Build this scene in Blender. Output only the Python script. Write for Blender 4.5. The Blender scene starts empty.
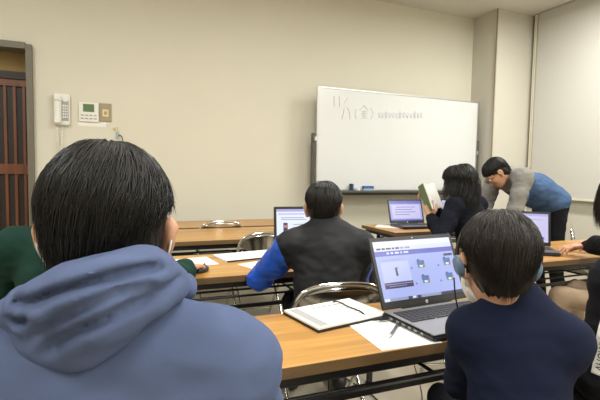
import bpy, bmesh, math, random
import numpy as np
from mathutils import Vector, Matrix, noise
random.seed(7); np.random.seed(7)
C = bpy.context.scene.collection
R = math.radians
V = Vector

# ------------------------------------------------------------------ materials
def mat(name, col, rough=.6, metal=0, emit=None, es=1.0, spec=.5, bump=None, var=None, sheen=0):
    m = bpy.data.materials.new(name); m.use_nodes = True
    nt = m.node_tree; b = nt.nodes['Principled BSDF']
    b.inputs['Base Color'].default_value = (*col, 1)
    b.inputs['Roughness'].default_value = rough
    b.inputs['Metallic'].default_value = metal
    b.inputs['Specular IOR Level'].default_value = spec
    if sheen: b.inputs['Sheen Weight'].default_value = sheen
    if emit:
        b.inputs['Emission Color'].default_value = (*emit, 1); b.inputs['Emission Strength'].default_value = es
    tc = nt.nodes.new('ShaderNodeTexCoord')
    if var:   # (scale xyz, amount)
        mp = nt.nodes.new('ShaderNodeMapping'); mp.inputs['Scale'].default_value = var[0]
        nz = nt.nodes.new('ShaderNodeTexNoise'); nz.inputs['Scale'].default_value = 1; nz.inputs['Detail'].default_value = 5
        rp = nt.nodes.new('ShaderNodeValToRGB')
        a = var[1]
        rp.color_ramp.elements[0].position = .3; rp.color_ramp.elements[1].position = .7
        rp.color_ramp.elements[0].color = (*[c*(1-a) for c in col], 1)
        rp.color_ramp.elements[1].color = (*[min(1, c*(1+a)) for c in col], 1)
        nt.links.new(tc.outputs['Object'], mp.inputs[0]); nt.links.new(mp.outputs[0], nz.inputs['Vector'])
        nt.links.new(nz.outputs['Fac'], rp.inputs[0]); nt.links.new(rp.outputs[0], b.inputs['Base Color'])
    if bump:  # (scale xyz, strength, distance)
        mp = nt.nodes.new('ShaderNodeMapping'); mp.inputs['Scale'].default_value = bump[0]
        nz = nt.nodes.new('ShaderNodeTexNoise'); nz.inputs['Scale'].default_value = 1; nz.inputs['Detail'].default_value = 4
        bp = nt.nodes.new('ShaderNodeBump'); bp.inputs['Strength'].default_value = bump[1]; bp.inputs['Distance'].default_value = bump[2]
        nt.links.new(tc.outputs['Object'], mp.inputs[0]); nt.links.new(mp.outputs[0], nz.inputs['Vector'])
        nt.links.new(nz.outputs['Fac'], bp.inputs['Height']); nt.links.new(bp.outputs[0], b.inputs['Normal'])
    return m

M = {}
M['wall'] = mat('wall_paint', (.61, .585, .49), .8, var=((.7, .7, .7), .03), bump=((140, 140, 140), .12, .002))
M['wall_r'] = mat('wall_paint_dimmed', (.53, .51, .44), .8, var=((.7, .7, .7), .03), bump=((140, 140, 140), .12, .002))  # same cream wall paint, colour dimmed to offset strong lamplight on this side
M['ceil'] = mat('ceiling_paint', (.62, .60, .54), .9, bump=((90, 90, 90), .15, .002))
M['floor'] = mat('floor_vinyl', (.42, .37, .29), .45, var=((3, 3, 3), .06))
M['frame'] = mat('door_frame_paint', (.13, .115, .085), .5)
M['base'] = mat('baseboard_vinyl', (.10, .08, .06), .5)
M['redwood'] = mat('red_brown_wood', (.16, .048, .016), .45, var=((30, 30, 2), .25))
M['darkwood'] = mat('dark_wood', (.012, .005, .004), .5, var=((30, 30, 2), .25))
M['ochre'] = mat('ochre_panel', (.30, .20, .075), .7)
M['board'] = mat('whiteboard_enamel', (.62, .64, .64), .22, spec=.5)
M['alu'] = mat('aluminium', (.62, .62, .6), .35, .8)
M['grey_metal'] = mat('grey_painted_metal', (.11, .105, .095), .5, .3)
M['ink'] = mat('grey_marker_ink', (.40, .42, .43), .6)
M['ink_faint'] = mat('faint_marker_ink', (.50, .54, .60), .6)
M['blue_pl'] = mat('blue_plastic', (.03, .10, .32), .5)
M['teal_pl'] = mat('dark_teal_plastic', (.01, .045, .08), .5)
M['white_pl'] = mat('white_plastic', (.72, .71, .66), .4)
M['grey_pl'] = mat('grey_plastic', (.30, .31, .30), .5)
M['lcd'] = mat('green_display', (.10, .17, .07), .3)
M['tan_pl'] = mat('tan_metal_plate', (.30, .25, .17), .45, .3)
M['cream_pl'] = mat('cream_plastic', (.68, .56, .30), .45)
M['yellow'] = mat('yellow_plastic', (.75, .6, .15), .5)
M['paleblue'] = mat('pale_blue_plastic', (.30, .40, .50), .5)
M['black_st'] = mat('black_steel', (.012, .012, .012), .4, .2)
M['edge'] = mat('brown_edge_band', (.14, .082, .034), .45, var=((4, 60, 60), .15))
M['chrome'] = mat('chrome', (.72, .72, .70), .13, 1)
M['chrome_b'] = mat('brushed_back_metal', (.50, .48, .44), .16, 1)
M['vinyl'] = mat('dark_grey_vinyl', (.035, .035, .038), .5, bump=((400, 400, 400), .2, .001))
M['rubber'] = mat('black_rubber', (.012, .012, .012), .7)
M['blk'] = mat('black_plastic', (.014, .015, .018), .38)
M['silver'] = mat('silver_laptop_deck', (.30, .30, .31), .38, .6)
M['dsilver'] = mat('dark_grey_laptop_deck', (.07, .07, .08), .4, .3)
M['key'] = mat('black_keys', (.018, .018, .02), .5)
M['paper'] = mat('white_paper', (.80, .79, .75), .7)
M['print'] = mat('printed_grey_text', (.32, .32, .32), .8)
M['print_l'] = mat('printed_pale_grey', (.58, .58, .57), .8)
M['green_p'] = mat('green_printed_cover', (.14, .24, .09), .5)
M['lead'] = mat('grey_pen_metal', (.10, .10, .11), .35, .4)
M['skin'] = mat('skin', (.50, .265, .16), .55, var=((25, 25, 25), .07))
M['lip'] = mat('lip_skin', (.40, .14, .10), .5)
M['eyew'] = mat('eye_white', (.75, .72, .68), .3)
M['eyeb'] = mat('dark_iris', (.02, .012, .008), .2)
def hairmat(n, c):
    return mat(n, c, .46, spec=.32, var=((60, 60, 25), .35))
M['hair'] = hairmat('black_hair', (.0075, .0065, .006))
M['hair_b'] = hairmat('brown_black_hair', (.014, .010, .0075))
def cloth(n, c, a=.06, r=.9):
    return mat(n, c, r, var=((9, 9, 9), a), bump=((700, 700, 700), .15, .001), spec=.15)
M['hoodie'] = cloth('slate_blue_fleece', (.083, .110, .205))
M['navy'] = cloth('navy_knit', (.008, .011, .030))
M['green'] = cloth('bottle_green_knit', (.008, .031, .024), .2)
M['jblack'] = mat('black_jacket_cloth', (.009, .010, .012), .6, spec=.25, var=((9, 9, 9), .1))
M['jblue'] = mat('cobalt_blue_nylon', (.012, .085, .52), .4)
M['navyblk'] = cloth('navy_black_wool', (.006, .007, .013))
M['black_c'] = cloth('black_cloth', (.009, .009, .011))
M['grey_c'] = cloth('light_grey_knit', (.22, .215, .20), .12)
M['blue_c'] = cloth('denim_blue_knit', (.055, .10, .20), .12)
M['trouser'] = cloth('dark_trouser_cloth', (.014, .014, .018))
M['beige_c'] = cloth('beige_trouser_cloth', (.30, .22, .15))
M['shoe'] = mat('black_shoe', (.012, .012, .012), .5)
M['lensg'] = mat('spectacle_frame', (.02, .02, .02), .3)
M['fabric'] = mat('roller_blind_fabric', (.53, .52, .475), .85, bump=((300, 300, 300), .1, .001))
M['trimw'] = mat('cream_trim', (.66, .62, .50), .5)
M['lampw'] = mat('lamp_housing', (.8, .8, .78), .5)
M['bluegrey'] = mat('blue_grey_earcup', (.10, .17, .26), .4)
M['hpw'] = mat('logo_silver', (.65, .67, .7), .3, .3)

def wood():
    m = bpy.data.materials.new('golden_oak_laminate'); m.use_nodes = True
    nt = m.node_tree; b = nt.nodes['Principled BSDF']; L = nt.links
    tc = nt.nodes.new('ShaderNodeTexCoord')
    mp = nt.nodes.new('ShaderNodeMapping'); mp.inputs['Scale'].default_value = (2.2, 46, 46)
    nz = nt.nodes.new('ShaderNodeTexNoise'); nz.inputs['Scale'].default_value = 1; nz.inputs['Detail'].default_value = 6
    nz.inputs['Roughness'].default_value = .6
    mp2 = nt.nodes.new('ShaderNodeMapping'); mp2.inputs['Scale'].default_value = (.9, 9, 9)
    n2 = nt.nodes.new('ShaderNodeTexNoise'); n2.inputs['Scale'].default_value = 1; n2.inputs['Detail'].default_value = 2
    mx = nt.nodes.new('ShaderNodeMath'); mx.operation = 'ADD'
    r = nt.nodes.new('ShaderNodeValToRGB')
    r.color_ramp.elements[0].position = .72; r.color_ramp.elements[0].color = (.30, .150, .036, 1)
    r.color_ramp.elements[1].position = 1.28; r.color_ramp.elements[1].color = (.53, .285, .080, 1)
    L.new(tc.outputs['Object'], mp.inputs[0]); L.new(mp.outputs[0], nz.inputs['Vector'])
    L.new(tc.outputs['Object'], mp2.inputs[0]); L.new(mp2.outputs[0], n2.inputs['Vector'])
    L.new(nz.outputs['Fac'], mx.inputs[0]); L.new(n2.outputs['Fac'], mx.inputs[1])
    hm = nt.nodes.new('ShaderNodeMath'); hm.operation = 'MULTIPLY'; hm.inputs[1].default_value = 1.0
    L.new(mx.outputs[0], hm.inputs[0]); L.new(hm.outputs[0], r.inputs[0])
    r.color_ramp.elements[0].position = .40; r.color_ramp.elements[1].position = 1.0
    mn = nt.nodes.new('ShaderNodeMapRange'); mn.inputs['From Min'].default_value = .75; mn.inputs['From Max'].default_value = 1.25
    L.new(mx.outputs[0], mn.inputs['Value']); L.new(mn.outputs[0], r.inputs[0])
    r.color_ramp.elements[0].position = 0
    L.new(r.outputs[0], b.inputs['Base Color'])
    b.inputs['Roughness'].default_value = .33
    return m
M['wood'] = wood()
def emis(n, c, s=1.0):
    return mat(n, (.02, .02, .02), .3, emit=c, es=s)
M['scr_bg'] = emis('screen_lavender_page', (.40, .47, .88), 1.0)
M['scr_top'] = emis('screen_toolbar', (.72, .76, .96), 1.0)
M['scr_bar'] = emis('screen_purple_bar', (.11, .13, .55), 1.0)
M['scr_box'] = emis('screen_pale_panel', (.52, .58, .94), 1.0)
M['scr_dk'] = emis('screen_dark_strip', (.035, .03, .09), 1.0)
M['scr_blue'] = emis('screen_blue_picture', (.07, .17, .42), 1.0)
M['scr_grn'] = emis('screen_green_picture', (.10, .22, .10), 1.0)
M['scr_red'] = emis('screen_red_picture', (.55, .20, .25), 1.0)
M['scr_txt'] = emis('screen_text_grey', (.30, .33, .52), 1.0)
M['scr_wht'] = emis('screen_white_page', (.80, .87, 1.0), 1.0)
M['scr_lil'] = emis('screen_lilac_page', (.42, .40, .78), 1.0)
M['scr_pink'] = emis('screen_pale_lilac_page', (.60, .57, .84), 1.0)

# ------------------------------------------------------------------ helpers
def meshobj(name, verts, faces, mats, parent=None, mi=None, smooth=False):
    me = bpy.data.meshes.new(name); me.from_pydata([tuple(v) for v in verts], [], faces); me.update()
    o = bpy.data.objects.new(name, me); C.objects.link(o)
    if not isinstance(mats, (list, tuple)): mats = [mats]
    for m in mats: me.materials.append(m)
    if mi is not None: me.polygons.foreach_set('material_index', mi)
    if smooth: me.polygons.foreach_set('use_smooth', [True]*len(me.polygons))
    if parent: o.parent = parent
    return o

class MB:
    """collects shapes into one mesh"""
    def __init__(s): s.v = []; s.f = []; s.m = []; s.sm = []
    def add(s, vs, fs, mi=0, sm=False):
        n = len(s.v); s.v += [V(v) for v in vs]
        for f in fs: s.f.append([i+n for i in f]); s.m.append(mi); s.sm.append(sm)
    def box(s, c, d, rot=None, mi=0, bev=0.0):
        hx, hy, hz = d[0]/2, d[1]/2, d[2]/2
        bm = bmesh.new(); bmesh.ops.create_cube(bm, size=1)
        for v in bm.verts: v.co = V((v.co.x*d[0], v.co.y*d[1], v.co.z*d[2]))
        if bev: bmesh.ops.bevel(bm, geom=bm.edges[:], offset=min(bev, min(d)*.45), segments=2, affect='EDGES')
        for v in bm.verts:
            if rot is not None: v.co = rot @ v.co
            v.co += V(c)
        bm.verts.index_update()
        s.add([v.co.copy() for v in bm.verts], [[v.index for v in f.verts] for f in bm.faces], mi); bm.free()
    def tube(s, pts, r, n=8, mi=0, closed=False, cap=True):
        pts = [V(p) for p in pts]; k = len(pts)
        rs = r if isinstance(r, (list, tuple)) else [r]*k
        t0 = (pts[1]-pts[0]).normalized()
        up = V((0, 0, 1)) if abs(t0.z) < .9 else V((1, 0, 0))
        nrm = t0.cross(up).normalized()
        vs = []
        for i, p in enumerate(pts):
            if closed: t = (pts[(i+1) % k]-pts[i-1]).normalized()
            else: t = (pts[min(i+1, k-1)]-pts[max(i-1, 0)]).normalized()
            nrm = (nrm - t*nrm.dot(t)).normalized(); b = t.cross(nrm)
            for j in range(n):
                a = 2*math.pi*j/n
                vs.append(p+(nrm*math.cos(a)+b*math.sin(a))*rs[i])
        fs = []
        for i in range(k if closed else k-1):
            for j in range(n):
                a = i*n+j; b_ = i*n+(j+1) % n; i2 = (i+1) % k
                fs.append([a, b_, i2*n+(j+1) % n, i2*n+j])
        s.add(vs, fs, mi, True)
        if cap and not closed:
            s.add(vs[:n], [list(range(n))[::-1]], mi); s.add(vs[-n:], [list(range(n))], mi)
    def cyl(s, a, b, r, n=16, mi=0): s.tube([a, b], r, n, mi)
    def quad(s, a, b, c, d, mi=0): s.add([a, b, c, d], [[0, 1, 2, 3]], mi)
    def build(s, name, mats, parent=None):
        o = meshobj(name, s.v, s.f, mats, parent, s.m)
        o.data.polygons.foreach_set('use_smooth', s.sm)
        return o

def smoothpath(pts, n=6, closed=False):
    P = [V(p) for p in pts]; out = []
    k = len(P)
    for i in range(k if closed else k-1):
        p0 = P[(i-1) % k] if (closed or i > 0) else P[0]
        p1 = P[i]; p2 = P[(i+1) % k]
        p3 = P[(i+2) % k] if (closed or i+2 < k) else P[-1]
        for j in range(n):
            t = j/n
            out.append(.5*((2*p1)+(p2-p0)*t+(2*p0-5*p1+4*p2-p3)*t*t+(3*p1-p0-3*p2+p3)*t**3))
    if not closed: out.append(P[-1])
    return out

def tag(o, label, cat, group=None, kind=None):
    if label: o['label'] = label
    if cat: o['category'] = cat
    if group: o['group'] = group
    if kind: o['kind'] = kind
    return o
def empty(name, loc, rz=0, label=None, cat=None, group=None):
    o = bpy.data.objects.new(name, None); C.objects.link(o); o.location = loc; o.rotation_euler = (0, 0, rz)
    o.empty_display_size = .1
    return tag(o, label, cat, group)
def copy_tree(o, parent=None):
    c = o.copy(); C.objects.link(c)
    if parent: c.parent = parent
    for ch in [x for x in C.objects if x.parent == o]: copy_tree(ch, c)
    return c
def struct(o): o['kind'] = 'structure'; return o

# camera geometry (used to place things where they stand)
CAM = V((0, 0, 1.2))
CR = Matrix.Rotation(R(-22.4), 3, 'Z') @ Matrix.Rotation(R(90-3.65), 3, 'X') @ Matrix.Rotation(R(1.0), 3, 'Z')
F = 440.
def at(x, y, dep): return CAM + CR @ V(((x-300)/F, (200-y)/F, -1))*dep
def atz(x, y, z):
    d = CR @ V(((x-300)/F, (200-y)/F, -1)); return CAM + d*((z-CAM.z)/d.z)

# ------------------------------------------------------------------ implicit surfaces
class SDF:
    def __init__(s): s.p = []; s.sub = []
    def cone(s, a, b, ra, rb, k=.02):
        a, b = np.array(a, float), np.array(b, float); r = max(ra, rb)
        s.p.append(('c', a, b, ra, rb, k, np.minimum(a, b)-r, np.maximum(a, b)+r)); return s
    def ell(s, c, r, k=.02, rot=None, sub=False):
        c = np.array(c, float); r = np.array(r, float)
        Rm = np.array(rot) if rot is not None else None
        m = r.max() if rot is not None else r
        (s.sub if sub else s.p).append(('e', c, r, Rm, 0, k, c-m, c+m)); return s
    def chain(s, pts, rs, k=.02):
        for i in range(len(pts)-1): s.cone(pts[i], pts[i+1], rs[i], rs[i+1], k)
    def one(s, q, P):
        if q[0] == 'c':
            a, b, ra, rb = q[1:5]; ab = b-a; L = max(ab@ab, 1e-9)
            h = np.clip((P-a)@ab/L, 0, 1)
            return np.linalg.norm(P-a-h[:, None]*ab, axis=1)-(ra+(rb-ra)*h)
        c, r, Rm = q[1:4]; X = P-c
        if Rm is not None: X = X@Rm
        k0 = np.linalg.norm(X/r, axis=1); k1 = np.linalg.norm(X/(r*r), axis=1)+1e-9
        return k0*(k0-1)/k1
    def ev(s, P):
        d = np.full(len(P), 1.0)
        for q in s.p:
            k = q[5]; mg = k+.05
            m = np.all((P > q[6]-mg) & (P < q[7]+mg), axis=1)
            if not m.any(): continue
            b = s.one(q, P[m]); a = d[m]
            h = np.maximum(k-np.abs(a-b), 0)/k if k > 0 else 0
            d[m] = np.minimum(a, b)-h*h*k*.25
        for q in s.sub:
            k = q[5]
            m = np.all((P > q[6]-.06) & (P < q[7]+.06), axis=1)
            if not m.any(): continue
            b = -s.one(q, P[m]); a = d[m]
            h = np.maximum(k-np.abs(a-b), 0)/k
            d[m] = np.maximum(a, b)+h*h*k*.25
        return d
    def grid(s, vox, post=None):
        lo = np.min([q[6] for q in s.p], axis=0)-.03; hi = np.max([q[7] for q in s.p], axis=0)+.03
        B = 8; nb = np.ceil((hi-lo)/(vox*B)).astype(int); n = nb*B
        Fd = np.ones(n, np.float32)
        bi = np.stack(np.meshgrid(*[np.arange(x) for x in nb], indexing='ij'), -1).reshape(-1, 3)
        cen = lo+(bi*B+B/2)*vox
        dc = s.ev(cen)
        act = np.abs(dc) < vox*B*.87*1.5+.012
        ins = bi[(~act) & (dc < 0)]
        for b in ins: Fd[b[0]*B:b[0]*B+B, b[1]*B:b[1]*B+B, b[2]*B:b[2]*B+B] = -1
        loc = np.stack(np.meshgrid(*[np.arange(B)]*3, indexing='ij'), -1).reshape(-1, 3)
        A = bi[act]
        for i in range(0, len(A), 400):
            a = A[i:i+400]
            idx = (a[:, None, :]*B+loc[None]).reshape(-1, 3)
            P = lo+idx*vox
            d = s.ev(P)
            if post is not None: d = post(P, d)
            Fd[idx[:, 0], idx[:, 1], idx[:, 2]] = d
        return Fd, lo
    def mesh(s, vox, post=None):
        Fd, lo = s.grid(vox, post)
        I = Fd < 0
        cnt = np.zeros(np.array(Fd.shape)-1, np.int8)
        for dx in (0, 1):
            for dy in (0, 1):
                for dz in (0, 1):
                    cnt += I[dx:Fd.shape[0]-1+dx, dy:Fd.shape[1]-1+dy, dz:Fd.shape[2]-1+dz]
        cells = np.argwhere((cnt > 0) & (cnt < 8))
        idm = np.full(cnt.shape, -1, np.int32); idm[tuple(cells.T)] = np.arange(len(cells))
        acc = np.zeros((len(cells), 3)); w = np.zeros(len(cells))
        cor = [(0, 0, 0), (1, 0, 0), (0, 1, 0), (1, 1, 0), (0, 0, 1), (1, 0, 1), (0, 1, 1), (1, 1, 1)]
        vals = {c: Fd[tuple((cells+c).T)].astype(float) for c in cor}
        for a in cor:
            for ax in range(3):
                if a[ax] == 0:
                    b = list(a); b[ax] = 1; b = tuple(b)
                    va, vb = vals[a], vals[b]; m = (va < 0) != (vb < 0)
                    t = np.where(m, va/np.where(m, va-vb, 1), 0)
                    p = np.array(a)+t[:, None]*(np.array(b)-np.array(a))
                    acc[m] += p[m]; w[m] += 1
        verts = lo+(cells+acc/w[:, None])*vox
        faces = []
        for ax in range(3):
            o1, o2 = [(1, 2), (2, 0), (0, 1)][ax]
            sl0 = [slice(None)]*3; sl1 = [slice(None)]*3
            sl0[ax] = slice(0, -1); sl1[ax] = slice(1, None)
            ch = I[tuple(sl0)] != I[tuple(sl1)]
            e = np.argwhere(ch)
            e = e[(e[:, o1] > 0) & (e[:, o2] > 0) & (e[:, o1] < cnt.shape[o1]) & (e[:, o2] < cnt.shape[o2])]
            flip = I[tuple(e.T)]
            u = np.zeros(3, int); u[o1] = 1; v = np.zeros(3, int); v[o2] = 1
            q = np.stack([idm[tuple((e-u-v).T)], idm[tuple((e-v).T)], idm[tuple(e.T)], idm[tuple((e-u).T)]], 1)
            q[~flip] = q[~flip][:, ::-1]
            faces.append(q)
        faces = np.concatenate(faces)
        faces = faces[np.all(faces >= 0, axis=1)]
        return verts, faces

def npmesh(name, verts, faces, mats, parent=None, mi=None):
    me = bpy.data.meshes.new(name)
    me.vertices.add(len(verts)); me.vertices.foreach_set('co', np.asarray(verts, np.float32).ravel())
    nl = faces.shape[1]
    me.loops.add(len(faces)*nl); me.loops.foreach_set('vertex_index', faces.astype(np.int32).ravel())
    me.polygons.add(len(faces)); me.polygons.foreach_set('loop_start', np.arange(len(faces), dtype=np.int32)*nl)
    if not isinstance(mats, (list, tuple)): mats = [mats]
    for m in mats: me.materials.append(m)
    if mi is not None: me.polygons.foreach_set('material_index', np.asarray(mi, np.int32))
    me.polygons.foreach_set('use_smooth', np.ones(len(faces), bool))
    me.update(); me.validate()
    o = bpy.data.objects.new(name, me); C.objects.link(o)
    if parent: o.parent = parent
    return o

def fbm(P, sc, seed=0.0, octv=2):
    out = np.empty(len(P))
    sc = np.array(sc if hasattr(sc, '__len__') else (sc, sc, sc))
    Q = P*sc+seed
    for i, q in enumerate(Q):
        out[i] = noise.fractal(V(q), 1.0, 2.0, octv)
    return out

def normals(verts, faces):
    a = verts[faces[:, 0]]; c = verts[faces[:, 2]]; b = verts[faces[:, 1]]; d = verts[faces[:, 3]]
    n = np.cross(c-a, d-b); N = np.zeros_like(verts)
    for i in range(4): np.add.at(N, faces[:, i], n)
    return N/(np.linalg.norm(N, axis=1)[:, None]+1e-9)

# ------------------------------------------------------------------ people
def frame(fwd, up):
    f = V(fwd).normalized(); u = V(up); r = f.cross(u).normalized(); u = r.cross(f).normalized()
    return Matrix((r, f, u)).transposed()     # local x=right, y=fwd, z=up

def add_hand(S, wrist, d, n, side, hs=1.0, curl=.5, spread=.16, grip=None):
    """wrist point, hand direction d, palm normal n (where the palm faces), side +1 right hand -1 left"""
    d = V(d).normalized(); n = V(n); n = (n-d*n.dot(d)).normalized()
    x = d.cross(-n)*1.0           # lateral to the right seen from the back of the hand
    x.normalize(); thumbdir = -x*side
    w = V(wrist)
    L = [.040, .044, .041, .033]; kn = []
    for i in range(4):            # 0 = index
        off = (1.5-i)*.0195*hs
        k = w+d*(.086-.004*abs(i-1))*hs+thumbdir*off
        kn.append(k)
        S.cone(w+thumbdir*off*.55+d*.005, k, .0145*hs, .0108*hs, .012)
    for i in range(4):
        a = curl*(.7+.1*i); p = kn[i]; dd = (d+thumbdir*(1.5-i)*spread*.35).normalized()
        ang = 0
        for j, (l, r0, r1) in enumerate(((L[i], .0098, .0088), (L[i]*.66, .0088, .0080), (L[i]*.52, .0080, .0066))):
            ang += a*(1.0 if j else .75)
            v = dd*math.cos(ang)+n*math.sin(ang)
            q = p+v*l*hs
            S.cone(p, q, r0*hs, r1*hs, .003); p = q
    b = w+d*.022*hs+thumbdir*.020*hs+n*.008*hs
    t1 = b+(d*.62+thumbdir*.62+n*.35).normalized()*.040*hs
    t2 = t1+(d*.85+thumbdir*.28+n*.40).normalized()*.032*hs
    t3 = t2+(d*.95+thumbdir*.02+n*.40).normalized()*.025*hs
    S.cone(b, t1, .0155*hs, .0118*hs, .010); S.cone(t1, t2, .0112*hs, .0100*hs, .004); S.cone(t2, t3, .0100*hs, .0080*hs, .004)

def head_sdf(S, o, Rm, s):
    def w(x, y, z): return np.array(V(o)+Rm @ V((x*s, y*s, z*s)))
    RN = np.array(Rm)
    S.ell(w(0, -.012, .035), (.075*s, .093*s, .082*s), .03, RN)
    S.ell(w(0, .028, -.022), (.064*s, .062*s, .078*s), .03, RN)
    S.ell(w(0, .052, -.070), (.038*s, .036*s, .034*s), .03, RN)
    S.cone(w(0, .086, .012), w(0, .104, -.022), .009*s, .0125*s, .012)
    for q in (-1, 1):
        S.ell(w(q*.010, .094, -.024), (.009*s, .009*s, .007*s), .006, RN)
        S.ell(w(q*.036, .058, -.020), (.022*s, .022*s, .02*s), .02, RN)
        S.cone(w(q*.016, .084, .027), w(q*.045, .070, .027), .007*s, .006*s, .015)
        # ear
        S.cone(w(q*.074, -.012, -.032), w(q*.087, -.018, .012), .007*s, .010*s, .008)
        S.ell(w(q*.084, -.012, .004), (.009*s, .020*s, .026*s), .006, RN)
        S.ell(w(q*.076, -.002, -.030), (.010*s, .009*s, .011*s), .006, RN)
        S.ell(w(q*.094, -.008, .002), (.007*s, .010*s, .015*s), .004, RN, sub=True)
        S.ell(w(q*.031, .094, .010), (.015*s, .012*s, .010*s), .010, RN, sub=True)
    S.cone(w(-.016, .088, -.052), w(.016, .088, -.052), .0055*s, .0055*s, .006)
    S.cone(w(-.012, .086, -.060), w(.012, .086, -.060), .006*s, .006*s, .006)

def hair_obj(parent, o, Rm, s, m, n=2600, th_end=None, lift=.016, wid=.0016, seed=1, long=0, part=0, swirl=.5, fuzz=.006, cap=(.085, .104, .092), capoff=(0, -.018, .042), name='hair', length_fn=None, long_from=1.0):
    """skull cap plus combed strands, one mesh"""
    rnd = random.Random(seed)
    S = SDF(); RN = np.array(Rm)
    def w(x, y, z): return np.array(V(o)+Rm @ V((x*s, y*s, z*s)))
    cc = capoff
    S.ell(w(*cc), [c*s for c in cap], .02, RN)
    S.ell(w(0, -.045, -.015), (.066*s, .055*s, .068*s), .03, RN)
    S.ell(w(0, .085, -.045), (.085*s, .062*s, .088*s), .01, RN, sub=True)
    for q in (-1, 1):
        S.ell(w(q*.092, .005, -.030), (.026*s, .036*s, .040*s), .008, RN, sub=True)
    ve, fa = S.mesh(.006)
    N = normals(ve, fa)
    X = (ve-np.array(o))@RN
    ang = np.arctan2(X[:, 0], X[:, 1]+.02)
    rid = np.array([noise.noise(V((math.cos(a)*7+seed, math.sin(a)*7, z*14))) for a, z in zip(ang, X[:, 2])])
    ve = ve+N*(rid*.006)[:, None]
    verts = list(ve); tris = []
    V0 = [tuple(v) for v in ve]; faces = [list(map(int, f)) for f in fa]
    if th_end is None:
        def th_end(ph, r): # ph 0 = front, pi = back
            a = abs(ph)
            if a < .9: return R(72)+r*R(14)
            if a < 1.7: return R(80)+r*R(14)
            if a < 2.2: return R(84+28*(a-1.7))+r*R(12)
            return R(98+24*(a-2.2)/.94)+r*R(12)
    for i in range(n):
        ph = rnd.uniform(-math.pi, math.pi); r = rnd.random()
        th0 = math.acos(1-rnd.random()*1.05)*.95
        te = th_end(ph, rnd.random())
        th0 = min(th0, te-.25)
        if th0 < .02: th0 = .02
        if te-th0 > 1.5: te2 = th0+1.0+rnd.random()*.5
        else: te2 = te
        if rnd.random() < .35: te2 = te
        K = 8; pts = []
        lf = lift*(.35+.65*rnd.random()); dph = rnd.gauss(0, .10)+swirl*(.15)
        nx, ny = rnd.gauss(0, 1), rnd.gauss(0, 1)
        cl = noise.noise(V((math.cos(ph)*3.0, math.sin(ph)*3.0, th0*2+seed)))
        for j in range(K):
            t = j/(K-1); th = th0+(te2-th0)*t; p2 = ph+dph*t*1.3+cl*.35*t*t
            rad = 1+(lf/.09)*(math.sin(min(1, t*1.15)*math.pi)*.6+.30*t)*.8+.012
            st = math.sin(th); ct = math.cos(th)
            ex = 0.0
            x = cc[0]+cap[0]*rad*st*math.sin(p2); y = cc[1]+cap[1]*rad*st*math.cos(p2); z = cc[2]+cap[2]*rad*ct
            if th > math.pi/2: # below the widest line hair hangs, hugging the nape
                z = cc[2]-(th-math.pi/2)*cap[2]*1.9
                sh = 1-.42*((th-math.pi/2)/1.0)**1.2
                x = cc[0]+cap[0]*rad*math.sin(p2)*sh; y = cc[1]+cap[1]*rad*math.cos(p2)*sh
            pts.append(V(o)+Rm @ V(((x+nx*fuzz*t*t*.5)*s, (y+ny*fuzz*t*t*.5)*s, z*s)))
        if long:
            z_end = long*(.75+.35*rnd.random()) if abs(ph) > long_from else 0
            if z_end:
                e = pts[-1].copy(); base = pts[-1]
                out = (base-V(o)); out.z = 0; out.normalize()
                lat = rnd.gauss(0, .012)
                for j in range(1, 7):
                    t = j/6
                    p = base+V((0, 0, -z_end*t))+out*(.012*math.sin(t*3.0)+.02*t)+Rm @ V((lat*t, -.012*t, 0))
                    if length_fn: p = length_fn(p, t)
                    pts.append(p)
        base_i = len(V0); kk = len(pts); cen = V(o)
        w0 = wid*(.7+.7*rnd.random())
        for j, p in enumerate(pts):
            t = j/(kk-1)
            tg = (pts[min(j+1, kk-1)]-pts[max(j-1, 0)]).normalized()
            nn = (p-cen).normalized(); sd = tg.cross(nn)
            if sd.length < 1e-5: sd = V((1, 0, 0))
            sd.normalize(); ww = w0*s*(.6+1.0*math.sin(math.pi*min(1, t*.9+.1)))*(1.05-t*.9)
            V0.append(tuple(p-sd*ww)); V0.append(tuple(p+sd*ww)); V0.append(tuple(p+nn*ww*.9))
        for j in range(kk-1):
            a = base_i+j*3; b = a+3
            faces.append([a, a+2, b+2, b]); faces.append([a+2, a+1, b+1, b+2]); faces.append([a+1, a, b, b+1])
    # clean cap faces belong to the same mesh
    o_ = npmesh(name, np.array(V0), np.array(faces), m, parent)
    return o_

def ik(sh, wr, l1, l2, pole):
    sh, wr, pole = V(sh), V(wr), V(pole)
    d = wr-sh; L = d.length
    if L > (l1+l2)*.995: wr = sh+d.normalized()*(l1+l2)*.995; d = wr-sh; L = d.length
    a = (l1*l1-l2*l2+L*L)/(2*L); h = math.sqrt(max(l1*l1-a*a, 0))
    u = d.normalized(); p = (pole-u*pole.dot(u)).normalized()
    return sh+u*a+p*h, wr

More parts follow.
